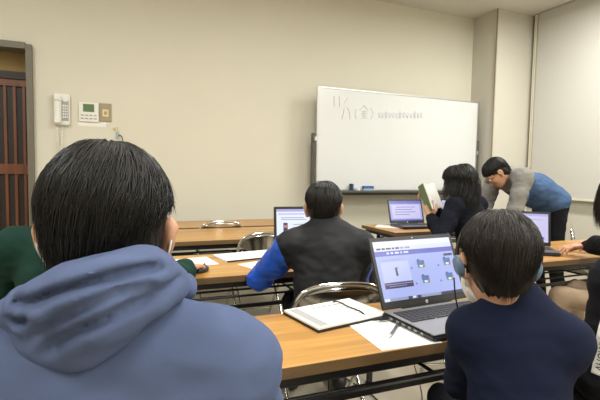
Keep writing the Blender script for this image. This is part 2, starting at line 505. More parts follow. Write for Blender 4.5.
def person(label, loc, yaw, s=1.0, w=1.0, hip=(0, 0, .50), neck=(0, .0, 1.0), head=(0, .03, 1.12), hyaw=0, hpitch=0, hroll=0, hs=1.0,
           wr=None, hd=None, hn=None, curl=(.5, .5), poles=None, vox=.007, cloth_t=.018, top_mats=None, top_mat_fn=None, top_name='sweater',
           trouser=None, knees=None, feet=None, sh_drop=.045, wrinkle=.006, post_top=None, extra_top=None, sleeve=1.0, collar=True, shoes=True,
           hair_kw=None, hairm=None, chest_w=1.0, top_seed=0.0, hem=None, bvox=None, sh_w=.175):
    P = empty('person', loc, yaw, label, 'person')
    hip = V(hip); neck = V(neck); head = V(head)
    up = (neck-hip).normalized(); fwd = V((0, 1, 0)); fwd = (fwd-up*fwd.dot(up)).normalized()
    T = frame(fwd, up); TN = np.array(T); TL = (neck-hip).length
    def tp(x, y, t): return hip+up*(TL*t)+T @ V((x, y, 0))
    sw = sh_w*w
    SH = {1: neck-up*sh_drop+T @ V((sw, 0.0, 0)), -1: neck-up*sh_drop+T @ V((-sw, 0.0, 0))}
    l1, l2 = .285*s, .245*s
    Hm = Matrix.Rotation(hyaw, 3, 'Z') @ Matrix.Rotation(hpitch, 3, 'X') @ Matrix.Rotation(hroll, 3, 'Y')
    wr = wr or {1: (.16, .42, .74), -1: (-.16, .42, .74)}
    hd = hd or {1: (-.2, 1, -.1), -1: (.2, 1, -.1)}
    hn = hn or {1: (0, 0, -1), -1: (0, 0, -1)}
    poles = poles or {1: (.6, -.2, -1), -1: (-.6, -.2, -1)}
    B = SDF()
    head_sdf(B, head, Hm, hs)
    nb = neck+V((0, 0, -.02))
    B.cone(nb, head+Hm @ V((0, -.028*hs, -.045*hs)), .056*hs, .050*hs, .03)
    B.ell(tp(0, 0, .70), (.125*w, .08*w, .16*s), .05, TN)
    B.ell(tp(0, 0, .30), (.11*w, .075*w, .20*s), .05, TN)
    B.ell(tp(0, 0, .02), (.13*w, .085*w, .10*s), .05, TN)
    B.cone(SH[-1]+T @ V((.03, 0, -.01)), SH[1]+T @ V((-.03, 0, -.01)), .042*w, .042*w, .05)
    E = {}; W = {}
    for q in (-1, 1):
        e, wv = ik(SH[q], wr[q], l1, l2, poles[q]); E[q] = e; W[q] = wv
        B.cone(SH[q], e, .040*w, .034*w, .03); B.cone(e, wv, .033*w, .024*w, .02)
        add_hand(B, wv, hd[q], hn[q], q, hs*.98, curl[0] if q < 0 else curl[1])
    kn = knees or {1: (.13, .42*s, .49), -1: (-.13, .42*s, .49)}
    ft = feet or {1: (.13, .40*s, .09), -1: (-.13, .40*s, .09)}
    hj = {q: hip+T @ V((q*.085*w, 0, 0))+V((0, 0, 0)) for q in (-1, 1)}
    for q in (-1, 1):
        B.cone(hj[q], kn[q], .055*w, .045*w, .03); B.cone(kn[q], ft[q], .042*w, .032*w, .02)
    v, f = B.mesh(bvox or .005)
    body = npmesh('body', v, f, M['skin'], P)
    # eyes
    for q in (-1, 1):
        mb = MB(); c = head+Hm @ V((q*.031*hs, .083*hs, .010*hs)); rr = .011*hs
        bm = bmesh.new(); bmesh.ops.create_uvsphere(bm, u_segments=12, v_segments=8, radius=rr)
        vs = [Hm @ Matrix.Rotation(-math.pi/2, 3, 'X') @ x.co+c for x in bm.verts]
        bm.verts.index_update()
        for fc in bm.faces:
            cc = sum((x.co for x in fc.verts), V((0, 0, 0)))/len(fc.verts)
        mi = [1 if (sum((x.co.z for x in fc.verts))/len(fc.verts)) > rr*.75 else 0 for fc in bm.faces]
        fl = [[x.index for x in fc.verts] for fc in bm.faces]; bm.free()
        meshobj('eye', vs, fl, [M['eyew'], M['eyeb']], P, mi, True)
    # upper clothing
    t = cloth_t; K = SDF()
    K.ell(tp(0, .0, .70), (.140*w*chest_w+t, .092*w+t, .17*s+t), .05, TN)
    K.ell(tp(0, -.005, .32), (.132*w+t, .092*w+t, .20*s), .05, TN)
    K.ell(tp(0, 0, .03), (.155*w+t, .105*w+t, .11*s), .06, TN)
    K.cone(SH[-1], SH[1], .046*w+t*.8, .046*w+t*.8, .05)
    for q in (-1, 1):
        K.cone(neck+T @ V((q*.035, -.01, -.005)), SH[q], .040*w+t*.2, .046*w+t*.4, .05)
        m_ = SH[q].lerp(E[q], .5)
        K.cone(SH[q], m_, .046*w+t, .042*w+t, .035); K.cone(m_, E[q], .042*w+t, .038*w+t*.9, .02)
        m2 = E[q].lerp(W[q], .6)
        K.cone(E[q], m2, .038*w+t*.9, .032*w+t*.7, .02); K.cone(m2, E[q].lerp(W[q], .95), .034*w+t*.9, .028*w+t*.55, .02)
    if collar:
        K.cone(neck+V((0, 0, -.03)), neck+(head-neck)*.22, .060*hs+t*.5, .055*hs+t*.25, .03)
    if extra_top: extra_top(K, neck, SH, T)
    # neck opening
    K.ell(neck+(head-neck)*.55+T @ V((0, .012, .0)), (.060*hs, .064*hs, .050*hs), .008, sub=True)
    v, f = K.mesh(vox, post_top)
    N = normals(v, f)
    if wrinkle:
        dn = fbm(v, (9, 9, 16), top_seed, 2)
        # folds gather near elbows, armpits and waist
        gath = np.full(len(v), .45)
        for q in (-1, 1):
            for J_, rr in ((E[q], .11), (SH[q]+V((0, 0, -.10)), .12), (W[q], .10)):
                gath = np.maximum(gath, 1.5*np.exp(-np.sum((v-np.array(J_))**2, axis=1)/rr**2))
        fold = 1-2*np.abs(fbm(v, (15, 15, 26), top_seed+5, 1))
        v = v+N*((dn*wrinkle+(fold-.6)*wrinkle*.8*gath)[:, None])
    mi = None
    if top_mat_fn is not None:
        cen = v[f].mean(axis=1); mi = top_mat_fn(cen, dict(SH=SH, E=E, W=W, T=TN, neck=neck, hip=hip, up=up, TL=TL))
    top = npmesh(top_name, v, f, top_mats, P, mi)
    # trousers
    K2 = SDF()
    K2.ell(tp(0, 0, .02), (.150*w, .105*w, .10), .04, TN)
    for q in (-1, 1):
        K2.cone(hj[q], kn[q], .078*w, .060*w, .04); K2.cone(kn[q], V(ft[q])+V((0, 0, .0)), .060*w, .048*w, .03)
    v, f = K2.mesh(.009)
    N = normals(v, f); v = v+N*(fbm(v, 18, top_seed, 2)*.006)[:, None]
    npmesh('trousers', v, f, trouser or M['trouser'], P)
    for q in (-1, 1):
        sh = SDF(); a = V(ft[q]); a.z = .05
        sh.cone(a+V((0, -.03, 0)), a+V((0, .10, -.012)), .040, .034, .03); sh.cone(a+V((0, 0, 0)), a+V((0, 0, .035)), .038, .040, .02)
        sh.cone(a+V((0, .10, -.012)), a+V((0, .17, -.018)), .034, .026, .02)
        v, f = sh.mesh(.006, post=lambda P_, d: np.maximum(d, .004-P_[:, 2]))
        npmesh('shoe', v, f, M['shoe'], P)
    if hair_kw is not None:
        hair_obj(P, head, Hm, hs, hairm or M['hair'], **hair_kw)
    return dict(root=P, top=top, body=body, head=head, Hm=Hm, SH=SH, E=E, W=W, neck=neck, T=T)

def to_local(p, loc, yaw):
    return Matrix.Rotation(-yaw, 3, 'Z') @ (V(p)-V(loc))

def atY(x, y, Y):
    d = CR @ V(((x-300)/F, (200-y)/F, -1)); return CAM + d*(Y/d.y)

# ------------------------------------------------------------------ the room
XL, XR, YB, YF, ZC = -3.0, 5.25, -2.6, 4.88, 3.36
def boxo(name, lo, hi, m, parent=None, bev=0):
    mb = MB(); lo, hi = V(lo), V(hi); mb.box((lo+hi)/2, hi-lo, bev=bev); return mb.build(name, m, parent)
struct(boxo('floor', (XL-.1, YB-.1, -.06), (XR+.1, 6.0, 0), M['floor']))
struct(boxo('ceiling', (XL-.1, YB-.1, ZC), (XR+.1, 6.0, ZC+.06), M['ceil']))
DX0, DX1, DZ = -1.95, -.755, 2.34
mb = MB()
for lo, hi in (((DX1, YF, 0), (XR+.1, YF+.14, ZC)), ((XL-.1, YF, 0), (DX0, YF+.14, ZC)), ((DX0, YF, DZ), (DX1, YF+.14, ZC))):
    lo, hi = V(lo), V(hi); mb.box((lo+hi)/2, hi-lo)
struct(mb.build('wall_front', M['wall']))
struct(boxo('wall_left', (XL-.1, YB, 0), (XL, 6.0, ZC), M['wall']))
struct(boxo('wall_back', (XL-.1, YB-.1, 0), (XR+.1, YB, ZC), M['wall']))
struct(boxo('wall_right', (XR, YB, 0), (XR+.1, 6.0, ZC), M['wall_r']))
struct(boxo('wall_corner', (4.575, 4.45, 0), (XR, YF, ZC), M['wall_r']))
mb = MB()
mb.box((4.567, 4.452, ZC/2), (.014, .014, ZC)); struct(mb.build('trim_1', M['tan_pl']))
mb = MB()
mb.box((5.215, 4.385, 2.13), (.07, .045, 2.44)); mb.box((5.232, 4.43, 2.13), (.03, .02, 2.44)); struct(mb.build('trim_2', M['trimw']))
mb = MB()
for lo, hi in (((DX1, YF-.012, 0), (4.575, YF, .08)), ((XL, YF-.012, 0), (DX0, YF, .08))):
    lo, hi = V(lo), V(hi); mb.box((lo+hi)/2, hi-lo)
struct(mb.build('baseboard_front', M['base']))
struct(boxo('baseboard_right', (XR-.012, YB, 0), (XR, 4.45, .08), M['base']))
# door surround
mb = MB(); jw = .05
mb.box((DX1-jw/2+.012, YF+.04, DZ/2), (jw, .20, DZ)); mb.box((DX0+jw/2-.012, YF+.04, DZ/2), (jw, .20, DZ)); mb.box(((DX0+DX1)/2, YF+.04, DZ-.015), (DX1-DX0-2*jw+.02, .198, .06))
struct(mb.build('trim_3', M['frame']))
# corridor behind the doorway
struct(boxo('wall_corridor', (XL-.1, 5.9, 0), (1.0, 6.0, ZC), M['ochre']))
struct(boxo('wall_corridor_side', (.9, 5.02, 0), (1.0, 5.9, ZC), M['ochre']))
# lattice sliding door
dr = empty('door_1', (-1.345, 5.14, 0), 0); dr['kind'] = 'structure'
mb = MB(); mb.box((.53, 0, 1.02), (.05, .035, 2.04)); mb.box((-.53, 0, 1.02), (.05, .035, 2.04)); mb.box((0, 0, 2.03), (1.10, .036, .075)); mb.box((0, 0, .06), (1.1, .036, .12)); mb.box((0, -.012, 1.18), (1.04, .022, .10))
mb.build('door_frame', M['redwood'], dr)
mb = MB(); mb.box((0, .012, 1.02), (1.06, .008, 1.98)); mb.build('door_panel', M['darkwood'], dr)
mb = MB()
for i in range(13): mb.box((-.48+i*.08, -.002, 1.05), (.026, .020, 1.94), bev=.003)
mb.build('slats', M['redwood'], dr)
struct(boxo('trim_4', (DX0, 5.10, 2.06), (DX1, 5.16, 2.13), M['darkwood']))
struct(boxo('wall_transom', (DX0-.2, 5.11, 2.13), (DX1+.2, 5.15, ZC), M['ochre']))
struct(boxo('trim_5', (DX1+.0, 5.03, 0), (DX1+.3, 5.16, ZC), M['darkwood']))

# ceiling lamps, tubes out of the frame
lamp0 = empty('ceiling_light', (0, 0, ZC), 0, 'x', 'light')
mb = MB(); mb.box((0, 0, -.03), (.26, 1.26, .06), bev=.01); mb.build('housing', M['lampw'], lamp0)
mb = MB()
for q in (-.06, .06): mb.cyl((q, -.6, -.08), (q, .6, -.08), .015)
mb.build('lamp_tube', emis('lamp_tube_glow', (1, .95, .85), 3.0), lamp0)
ld = bpy.data.lights.new('lamp_light', 'AREA'); ld.shape = 'RECTANGLE'; ld.size = .22; ld.size_y = 1.2; ld.energy = 54; ld.color = (1.0, .985, .93)
lo_ = bpy.data.objects.new('lamp_light', ld); C.objects.link(lo_); lo_.parent = lamp0; lo_.location = (0, 0, -.10)
spots = [((4.1, 2.7), 'ceiling strip light near the window blind, nearest the whiteboard'), ((1.3, 2.4), 'ceiling strip light over the second row of tables, nearest the whiteboard'),
         ((4.1, .4), 'ceiling strip light near the window blind, middle of its row'), ((1.3, .1), 'ceiling strip light over the near table, middle of its row'), ((-1.5, 2.4), 'ceiling strip light nearest the lattice door'),
         ((-1.5, .1), 'ceiling strip light left of the near table'), ((1.3, -1.8), 'ceiling strip light at the back of the room'), ((4.1, -1.8), 'ceiling strip light at the back of the room by the window')]
for i, (p, lb) in enumerate(spots):
    o = lamp0 if i == 0 else copy_tree(lamp0)
    o.location = (p[0], p[1], ZC); o['label'] = lb
    for c_ in C.objects:
        if c_.parent == o and c_.type == 'LIGHT' and p[0] > 3:
            d_ = c_.data.copy() if i else ld.copy(); d_.energy = 84 if p[1] > 2 else 64; c_.data = d_
        elif c_.parent == o and c_.type == 'LIGHT': c_.data = ld; o['group'] = 'ceiling strip lights'

# window blind on the right wall
bl = empty('roller_blind', (5.18, 1.6, .92), 0, 'large cream roller blind lowered over the window on the right wall', 'blind')
mb = MB(); mb.box((0, 0, 1.215), (.006, 5.5, 2.43)); mb.build('fabric', M['fabric'], bl)
mb = MB(); mb.box((0, 0, 0), (.022, 5.5, .028), bev=.005); mb.build('bottom_bar', M['trimw'], bl)
mb = MB(); mb.tube(smoothpath([(-.03, 2.77, 2.40), (-.035, 2.775, 1.6), (-.03, 2.77, .6), (-.03, 2.755, .35), (-.03, 2.74, .6), (-.035, 2.745, 1.6), (-.03, 2.75, 2.40)]), .004, 6); mb.build('pull_cord', M['trimw'], bl)

# ------------------------------------------------------------------ whiteboard
WX0, WX1, WZ0, WZ1, WY = 2.105, 4.485, .985, 2.178, 4.63
wb = empty('whiteboard', ((WX0+WX1)/2, WY, 0), 0, 'large freestanding whiteboard on a dark metal stand against the front wall', 'whiteboard')
cx = (WX0+WX1)/2; hw = (WX1-WX0)/2
mb = MB(); mb.box((0, .018, (WZ0+WZ1)/2), (2*hw-.02, .026, WZ1-WZ0-.02)); mb.build('panel', M['board'], wb)
mb = MB()
mb.box((0, .018, WZ1-.006), (2*hw, .034, .016), bev=.004); mb.box((0, .018, WZ0+.006), (2*hw, .034, .016), bev=.004)
for q in (-1, 1): mb.box((q*(hw-.006), .018, (WZ0+WZ1)/2), (.014, .034, WZ1-WZ0), bev=.004)
mb.build('frame', M['alu'], wb)
mb = MB(); mb.box((0, -.03, WZ0-.012), (2*hw-.05, .09, .008)); mb.box((0, -.077, WZ0-.004), (2*hw-.05, .006, .024)); mb.box((0, .012, WZ0-.022), (2*hw-.05, .02, .03)); mb.build('tray', M['grey_metal'], wb)
for q in (-1, 1):
    mb = MB(); mb.box((q*(hw+.022)+(.026 if q > 0 else 0), .06, .86), (.034 if q < 0 else .044, .05, 1.58 if q < 0 else 1.62), bev=.004); mb.build('post', M['grey_metal'], wb)
    mb = MB(); mb.box((q*(hw+.022), .0, .065), (.05, .42, .035), bev=.006)
    for yy in (-.19, .19): mb.tube([(q*(hw+.022)-.012, yy, .027), (q*(hw+.022)+.012, yy, .027)], .026, 12)
    mb.build('foot', M['black_st'], wb)
    mb = MB(); mb.box((q*(hw+.010), .03, 1.585 if q < 0 else 1.50), (.03, .07, .05), bev=.006); mb.build('bracket', M['alu'], wb)
mb = MB(); mb.box((0, .09, .30), (2*hw+.04, .03, .04)); mb.box((0, .09, .95), (2*hw+.04, .03, .04)); mb.build('crossbar', M['grey_metal'], wb)
def stroke(mb, px, r, mi=0):
    pts = []
    for x, y in px:
        p = atY(x, y, WY+.001); pts.append(V((p.x-cx, .0035, p.z)))
    mb.tube(pts, r, 6, mi)
mb = MB()
def wr_(pts, r=.0035): stroke(mb, [(325+x/5.4545, 85+y/5.4545) for x, y in pts], r)
wr_([(51, 60), (50, 95), (51, 118)]); wr_([(78, 60), (80, 95), (79, 120)]); wr_([(126, 68), (112, 88), (104, 98)], .003)
wr_([(106, 130), (100, 160), (94, 186)]); wr_([(118, 124), (126, 128), (134, 150), (138, 186)])
wr_([(172, 130), (164, 155), (172, 186)], .0025)
wr_([(212, 110), (202, 124), (190, 138)], .003); wr_([(212, 110), (224, 126), (238, 138)], .003); wr_([(200, 142), (228, 142)], .003); wr_([(196, 156), (232, 156)], .003)
wr_([(213, 142), (213, 178)], .003); wr_([(202, 164), (206, 172)], .003); wr_([(226, 163), (221, 172)], .003); wr_([(196, 181), (232, 180)], .003)
wr_([(250, 124), (264, 154), (250, 188)], .0025)
mb.build('writing', M['ink'], wb)
mb = MB(); rnd = random.Random(4); x = 292
for k in range(13):
    w_ = 13+rnd.random()*4
    wr_([(x, 150+rnd.random()*8), (x+w_*.25, 176+rnd.random()*6), (x+w_*.45, 170)], .0022)
    wr_([(x+w_*.55, 146+rnd.random()*8), (x+w_*.75, 160), (x+w_*.5, 182)], .0022)
    if k % 3 == 1: wr_([(x, 158), (x+w_*.8, 155)], .0022)
    if k % 4 == 2: wr_([(x+w_*.4, 138), (x+w_*.35, 186)], .0022)
    x += w_+4
mb.build('faint_writing', M['ink_faint'], wb)
def trayitem(name, x0, x1, y0, y1, m, label, cat, capm=None):
    a = atY(x0, y1, WY-.03); b = atY(x1, y0, WY-.03); z0 = WZ0-.008
    h = b.z-z0; w_ = b.x-a.x
    mb = MB(); mb.box((0, 0, h*.30), (w_, .045, h*.6), bev=.003)
    e = empty(name, ((a.x+b.x)/2, WY-.03, z0), 0, label, cat)
    mb.build('felt_pad', M['paleblue'] if m != M['white_pl'] else M['white_pl'], e)
    mb = MB(); mb.box((0, 0, h*.78), (w_*1.03, .048, h*.45), bev=.004); mb.build('grip', m, e)
    return e
trayitem('whiteboard_eraser', 363, 373, 186, 190, M['blue_pl'], 'blue whiteboard eraser lying flat on the tray', 'eraser')
e = empty('whiteboard_eraser', (atY(351.5, 186, WY-.03).x, WY-.03, WZ0-.008), R(12), 'dark teal whiteboard eraser standing upright on the tray', 'eraser')
mb = MB(); mb.box((-.006, 0, .047), (.022, .045, .094), bev=.003); mb.build('grip', M['teal_pl'], e)
mb = MB(); mb.box((.012, 0, .045), (.014, .04, .09), bev=.002); mb.build('felt_pad', M['blue_pl'], e)
e = empty('marker_cup', (atY(357.5, 186, WY-.03).x, WY-.03, WZ0-.008), 0, 'small pale blue and white box on the tray between the two erasers', 'box')
mb = MB(); mb.box((0, 0, .022), (.06, .04, .044), bev=.004); mb.build('box', M['white_pl'], e)
mb = MB(); mb.box((-.012, -.0215, .022), (.022, .003, .03)); mb.build('sticker', M['paleblue'], e)

# ------------------------------------------------------------------ wall fittings
def wallrect(x0, y0, x1, y1):
    a = atY(x0, y1, YF); b = atY(x1, y0, YF); return a.x, b.x, a.z, b.z
x0, x1, z0, z1 = wallrect(54.5, 95, 70, 125)
ph = empty('wall_phone', ((x0+x1)/2, YF, (z0+z1)/2), 0, 'white intercom handset unit mounted on the cream wall near the door', 'phone')
w_, h_ = x1-x0, z1-z0
mb = MB(); mb.box((0, -.022, 0), (w_, .044, h_), bev=.008); mb.build('body', M['white_pl'], ph)
mb = MB(); mb.box((-w_*.24, -.058, 0), (w_*.42, .032, h_*.94), bev=.012); mb.box((-w_*.24, -.075, h_*.36), (w_*.44, .02, h_*.2), bev=.009); mb.box((-w_*.24, -.075, -h_*.36), (w_*.44, .02, h_*.2), bev=.009); mb.build('handset', M['cream_pl'] if 0 else M['white_pl'], ph)
mb = MB(); mb.box((w_*.22, -.046, -.01), (w_*.40, .004, h_*.66), bev=.001); mb.build('keypad_plate', M['grey_pl'], ph)
mb = MB()
for i in range(3):
    for j in range(5): mb.box((w_*(.10+.12*i), -.050, h_*(.12-.09*j)), (w_*.085, .005, h_*.055), bev=.001)
mb.build('keys', M['white_pl'], ph)
mb = MB(); mb.box((w_*.22, -.0485, h_*.30), (w_*.3, .004, h_*.09)); mb.build('name_plate', M['white_pl'], ph)
pts = []
for i in range(220):
    t = i/219; a = i*.9
    yb = -h_*.5-.26*math.sin(t*math.pi)**.7 if t < 1 else -h_*.5
    pts.append(V((-w_*.30+t*w_*.28+.007*math.cos(a), -.035+.007*math.sin(a), yb)))
mb = MB(); mb.tube(pts, .0028, 5); mb.build('coiled_cord', M['white_pl'], ph)
x0, x1, z0, z1 = wallrect(79, 103.5, 98.5, 121.5)
th = empty('wall_thermostat', ((x0+x1)/2, YF, (z0+z1)/2), 0, 'white air conditioning control panel with green display on the wall', 'control panel')
w_, h_ = x1-x0, z1-z0
mb = MB(); mb.box((0, -.010, 0), (w_, .020, h_), bev=.004); mb.build('body', M['white_pl'], th)
mb = MB(); mb.box((0, -.0215, h_*.22), (w_*.56, .003, h_*.40)); mb.build('display', M['lcd'], th)
for i in range(4):
    for j in range(2):
        mb = MB(); mb.box((w_*(-.33+.22*i), -.0225, h_*(-.16-.17*j)), (w_*.15, .005, h_*.05), bev=.001); mb.build('button', M['grey_pl'], th)
x0, x1, z0, z1 = wallrect(99.5, 104, 111.5, 121.5)
sw = empty('wall_switch', ((x0+x1)/2, YF, (z0+z1)/2), 0, 'tan metal switch plate with a cream square button beside the control panel', 'switch')
w_, h_ = x1-x0, z1-z0
mb = MB(); mb.box((0, -.004, 0), (w_, .008, h_), bev=.002); mb.build('plate', M['tan_pl'], sw)
mb = MB(); mb.box((0, -.010, -.005), (w_*.5, .008, h_*.40), bev=.002); mb.build('button', M['cream_pl'], sw)
mb = MB(); mb.box((0, -.0145, -.005), (w_*.22, .003, h_*.18), bev=.001); mb.build('indicator', M['tan_pl'], sw)
x0, x1, z0, z1 = wallrect(78, 122.5, 106, 126)
tp_ = boxo('label_strip', (x0, YF-.002, z0), (x1, YF+.0015, z1), M['white_pl']); tag(tp_, 'thin white label strip stuck under the control panel on the wall', 'label')
p = atY(116, 130, YF)
hk = empty('wall_hook', (p.x, YF, p.z), 0, 'small yellow hook with a blue and white tag and cable on the wall', 'hook')
mb = MB(); mb.tube(smoothpath([(-.02, -.003, .02), (-.005, -.02, .0), (.005, -.025, .012), (.012, -.012, .03)]), .006, 8); mb.build('hook', M['yellow'], hk)
mb = MB(); mb.box((.014, -.012, -.055), (.022, .010, .075), bev=.003); mb.build('tag', M['paleblue'], hk)
mb = MB(); mb.tube(smoothpath([(.014, -.012, -.09), (.03, -.012, -.05), (.055, -.010, -.07), (.065, -.008, -.14), (.06, -.006, -.30)]), .004, 6); mb.build('cable', M['rubber'], hk)

# ------------------------------------------------------------------ tables
def table(x0, x1, y0, y1, label, group='folding tables with golden wood tops', rz=0):
    w_, d_ = x1-x0, y1-y0
    t = empty('folding_table', ((x0+x1)/2, (y0+y1)/2, 0), rz, label, 'table', group)
    mb = MB(); mb.box((0, 0, .690), (w_-.006, d_-.006, .020)); mb.build('tabletop', M['wood'], t)
    mb = MB()
    for q in (-1, 1):
        mb.box((0, q*(d_/2-.0015), .685), (w_, .003, .0296)); mb.box((q*(w_/2-.0015), 0, .685), (.003, d_-.006, .0296))
    mb.build('edge_band', M['edge'], t)
    mb = MB()
    for q in (-1, 1): mb.box((0, q*(d_/2-.035), .655), (w_-.06, .022, .032))
    for q in (-1, 1): mb.box((q*(w_/2-.035), 0, .655), (.022, d_-.09, .032))
    mb.box((0, 0, .6735), (w_-.08, d_-.08, .004))
    mb.build('apron', M['black_st'], t)
    for qx in (-1, 1):
        for qy in (-1, 1):
            mb = MB(); mb.box((qx*(w_/2-.16), qy*(d_/2-.05), .335), (.025, .025, .62)); mb.box((qx*(w_/2-.16), qy*(d_/2-.05), .012), (.034, .034, .024)); mb.build('leg', M['black_st'], t)
        mb = MB(); mb.box((qx*(w_/2-.16), 0, .16), (.02, d_-.12, .02)); mb.build('leg_brace', M['black_st'], t)
        mb = MB(); mb.tube([(qx*(w_/2-.16), d_/2-.06, .36), (qx*(w_/2-.50), d_/2-.06, .64)], .007, 6); mb.build('diagonal_strut', M['black_st'], t)
    mb = MB()
    n = 5
    for i in range(n):
        y = -d_/2+.05+(d_-.10)*i/(n-1); mb.tube([(-w_/2+.14, y, .585), (w_/2-.14, y, .585)], .006, 6)
    for x in (-w_/2+.17, -w_/6, w_/6, w_/2-.17): mb.tube([(x, -d_/2+.05, .585), (x, d_/2-.05, .585)], .006, 6)
    mb.build('wire_shelf', M['black_st'], t)
    mb = MB(); mb.box((0, d_/2-.05, .38), (w_-.32, .016, .022)); mb.build('stretcher', M['black_st'], t)
    return t
table(-.30, 1.50, 1.02, 1.435, 'nearest folding table, with golden wood top, holding the large open laptop')
table(-.42, 1.46, 2.03, 2.61, 'folding table with papers in front of the blue-sleeved boy')
table(-.10, 1.85, 3.12, 3.785, 'empty folding table beyond the green sweater person, chair tucked behind it')
table(-.10, 1.95, 3.865, 4.40, 'farthest folding table, standing close along the front wall')
table(2.16, 3.98, 3.10, 3.67, 'folding table in front of the reading girl, near the whiteboard')
table(2.10, 3.90, 1.80, 2.37, 'folding table on the right under the hands typing on a laptop')

# ------------------------------------------------------------------ chairs
def chair():
    t = empty('folding_chair', (0, 0, 0), 0, 'x', 'chair', 'chrome folding chairs')
    loop = smoothpath([(-.195, -.195, .45), (-.20, -.215, .60), (-.185, -.228, .69), (-.13, -.238, .742), (0, -.243, .757), (.13, -.238, .742), (.185, -.228, .69), (.20, -.215, .60), (.195, -.195, .45)], 6)
    mb = MB(); mb.tube(loop, .0105, 8)
    mb.build('back_frame', M['chrome'], t)
    for q in (-1, 1):
        mb = MB(); mb.tube([(q*.195, -.195, .455), (q*.195, .02, .30), (q*.195, .24, .012)], .0105, 8); mb.build('leg', M['chrome'], t)
        mb = MB(); mb.tube([(q*.172, .17, .40), (q*.172, .0, .24), (q*.172, -.24, .012)], .0105, 8); mb.build('leg', M['chrome'], t)
    mb = MB(); mb.tube([(-.195, .20, .065), (.195, .20, .065)], .008, 8); mb.build('stretcher', M['chrome'], t)
    mb = MB(); mb.tube([(-.172, -.20, .075), (.172, -.20, .075)], .008, 8); mb.build('stretcher', M['chrome'], t)
    mb = MB(); mb.box((0, 0, .41), (.355, .36, .04), bev=.018); mb.build('seat', M['vinyl'], t)
    # curved back panel
    nx, nz = 24, 8; vs = []; fs = []
    for side in (0, 1):
        for i in range(nx+1):
            u = -1+2*i/nx; x = u*.181
            top = .745-.055*abs(u)**3.2; bot = .605+.055*u*u
            for j in range(nz+1):
                v = j/nz; z = bot+(top-bot)*v
                y = -.243+.024*u*u+.010*(1-v)+(.006 if side else -.004)
                vs.append((x, y, z))
    S_ = (nx+1)*(nz+1)
    for i in range(nx):
        for j in range(nz):
            a = i*(nz+1)+j; q = [a, a+nz+1, a+nz+2, a+1]
            fs.append(q); fs.append([k+S_ for k in q[::-1]])
    ring = [i*(nz+1) for i in range(nx+1)]+[nx*(nz+1)+j for j in range(1, nz+1)]+[i*(nz+1)+nz for i in range(nx-1, -1, -1)]+[j for j in range(nz-1, 0, -1)]
    for a, b in zip(ring, ring[1:]+ring[:1]): fs.append([a, a+S_, b+S_, b])
    meshobj('backrest', vs, fs, M['chrome_b'], t, smooth=True)
    return t
ch0 = chair()
c200 = atY(221, 224, 3.835)
ch_spots = [((c200.x, 4.045), 0, 'chrome folding chair whose back rises between the two farthest tables'),
    ((atY(263, 235, 3.0).x+.02, 3.24), 0, 'empty chrome folding chair tucked in left of the open laptop'),
    ((.855, 1.77), R(-8), 'chrome folding chair the boy with blue sleeves sits on'),
    ((1.80, 1.83), R(-18), 'empty chrome folding chair between the large laptop and the headphone wearer'),
    ((-.02, .54), R(-8), 'folding chair under the hoodie wearer'),
    ((-.20, 1.68), R(-10), 'folding chair under the person in the green sweater'),
    ((2.52, 2.62), R(12), 'folding chair under the girl reading a book'),
    ((.74, .66), R(-30), 'folding chair under the boy in the navy sweatshirt'),
    ((2.74, 1.34), R(6), 'folding chair under the person typing at the far right'),
    ((1.38, .58), R(4), 'folding chair under the person with the white striped sleeve'),
    ((3.958, 2.56), R(216), 'folding chair seen edge-on behind the bending man')]
for i, (p, rz, lb) in enumerate(ch_spots):
    o = ch0 if i == 0 else copy_tree(ch0)
    o.location = (p[0], p[1], 0); o.rotation_euler = (0, 0, rz); o['label'] = lb

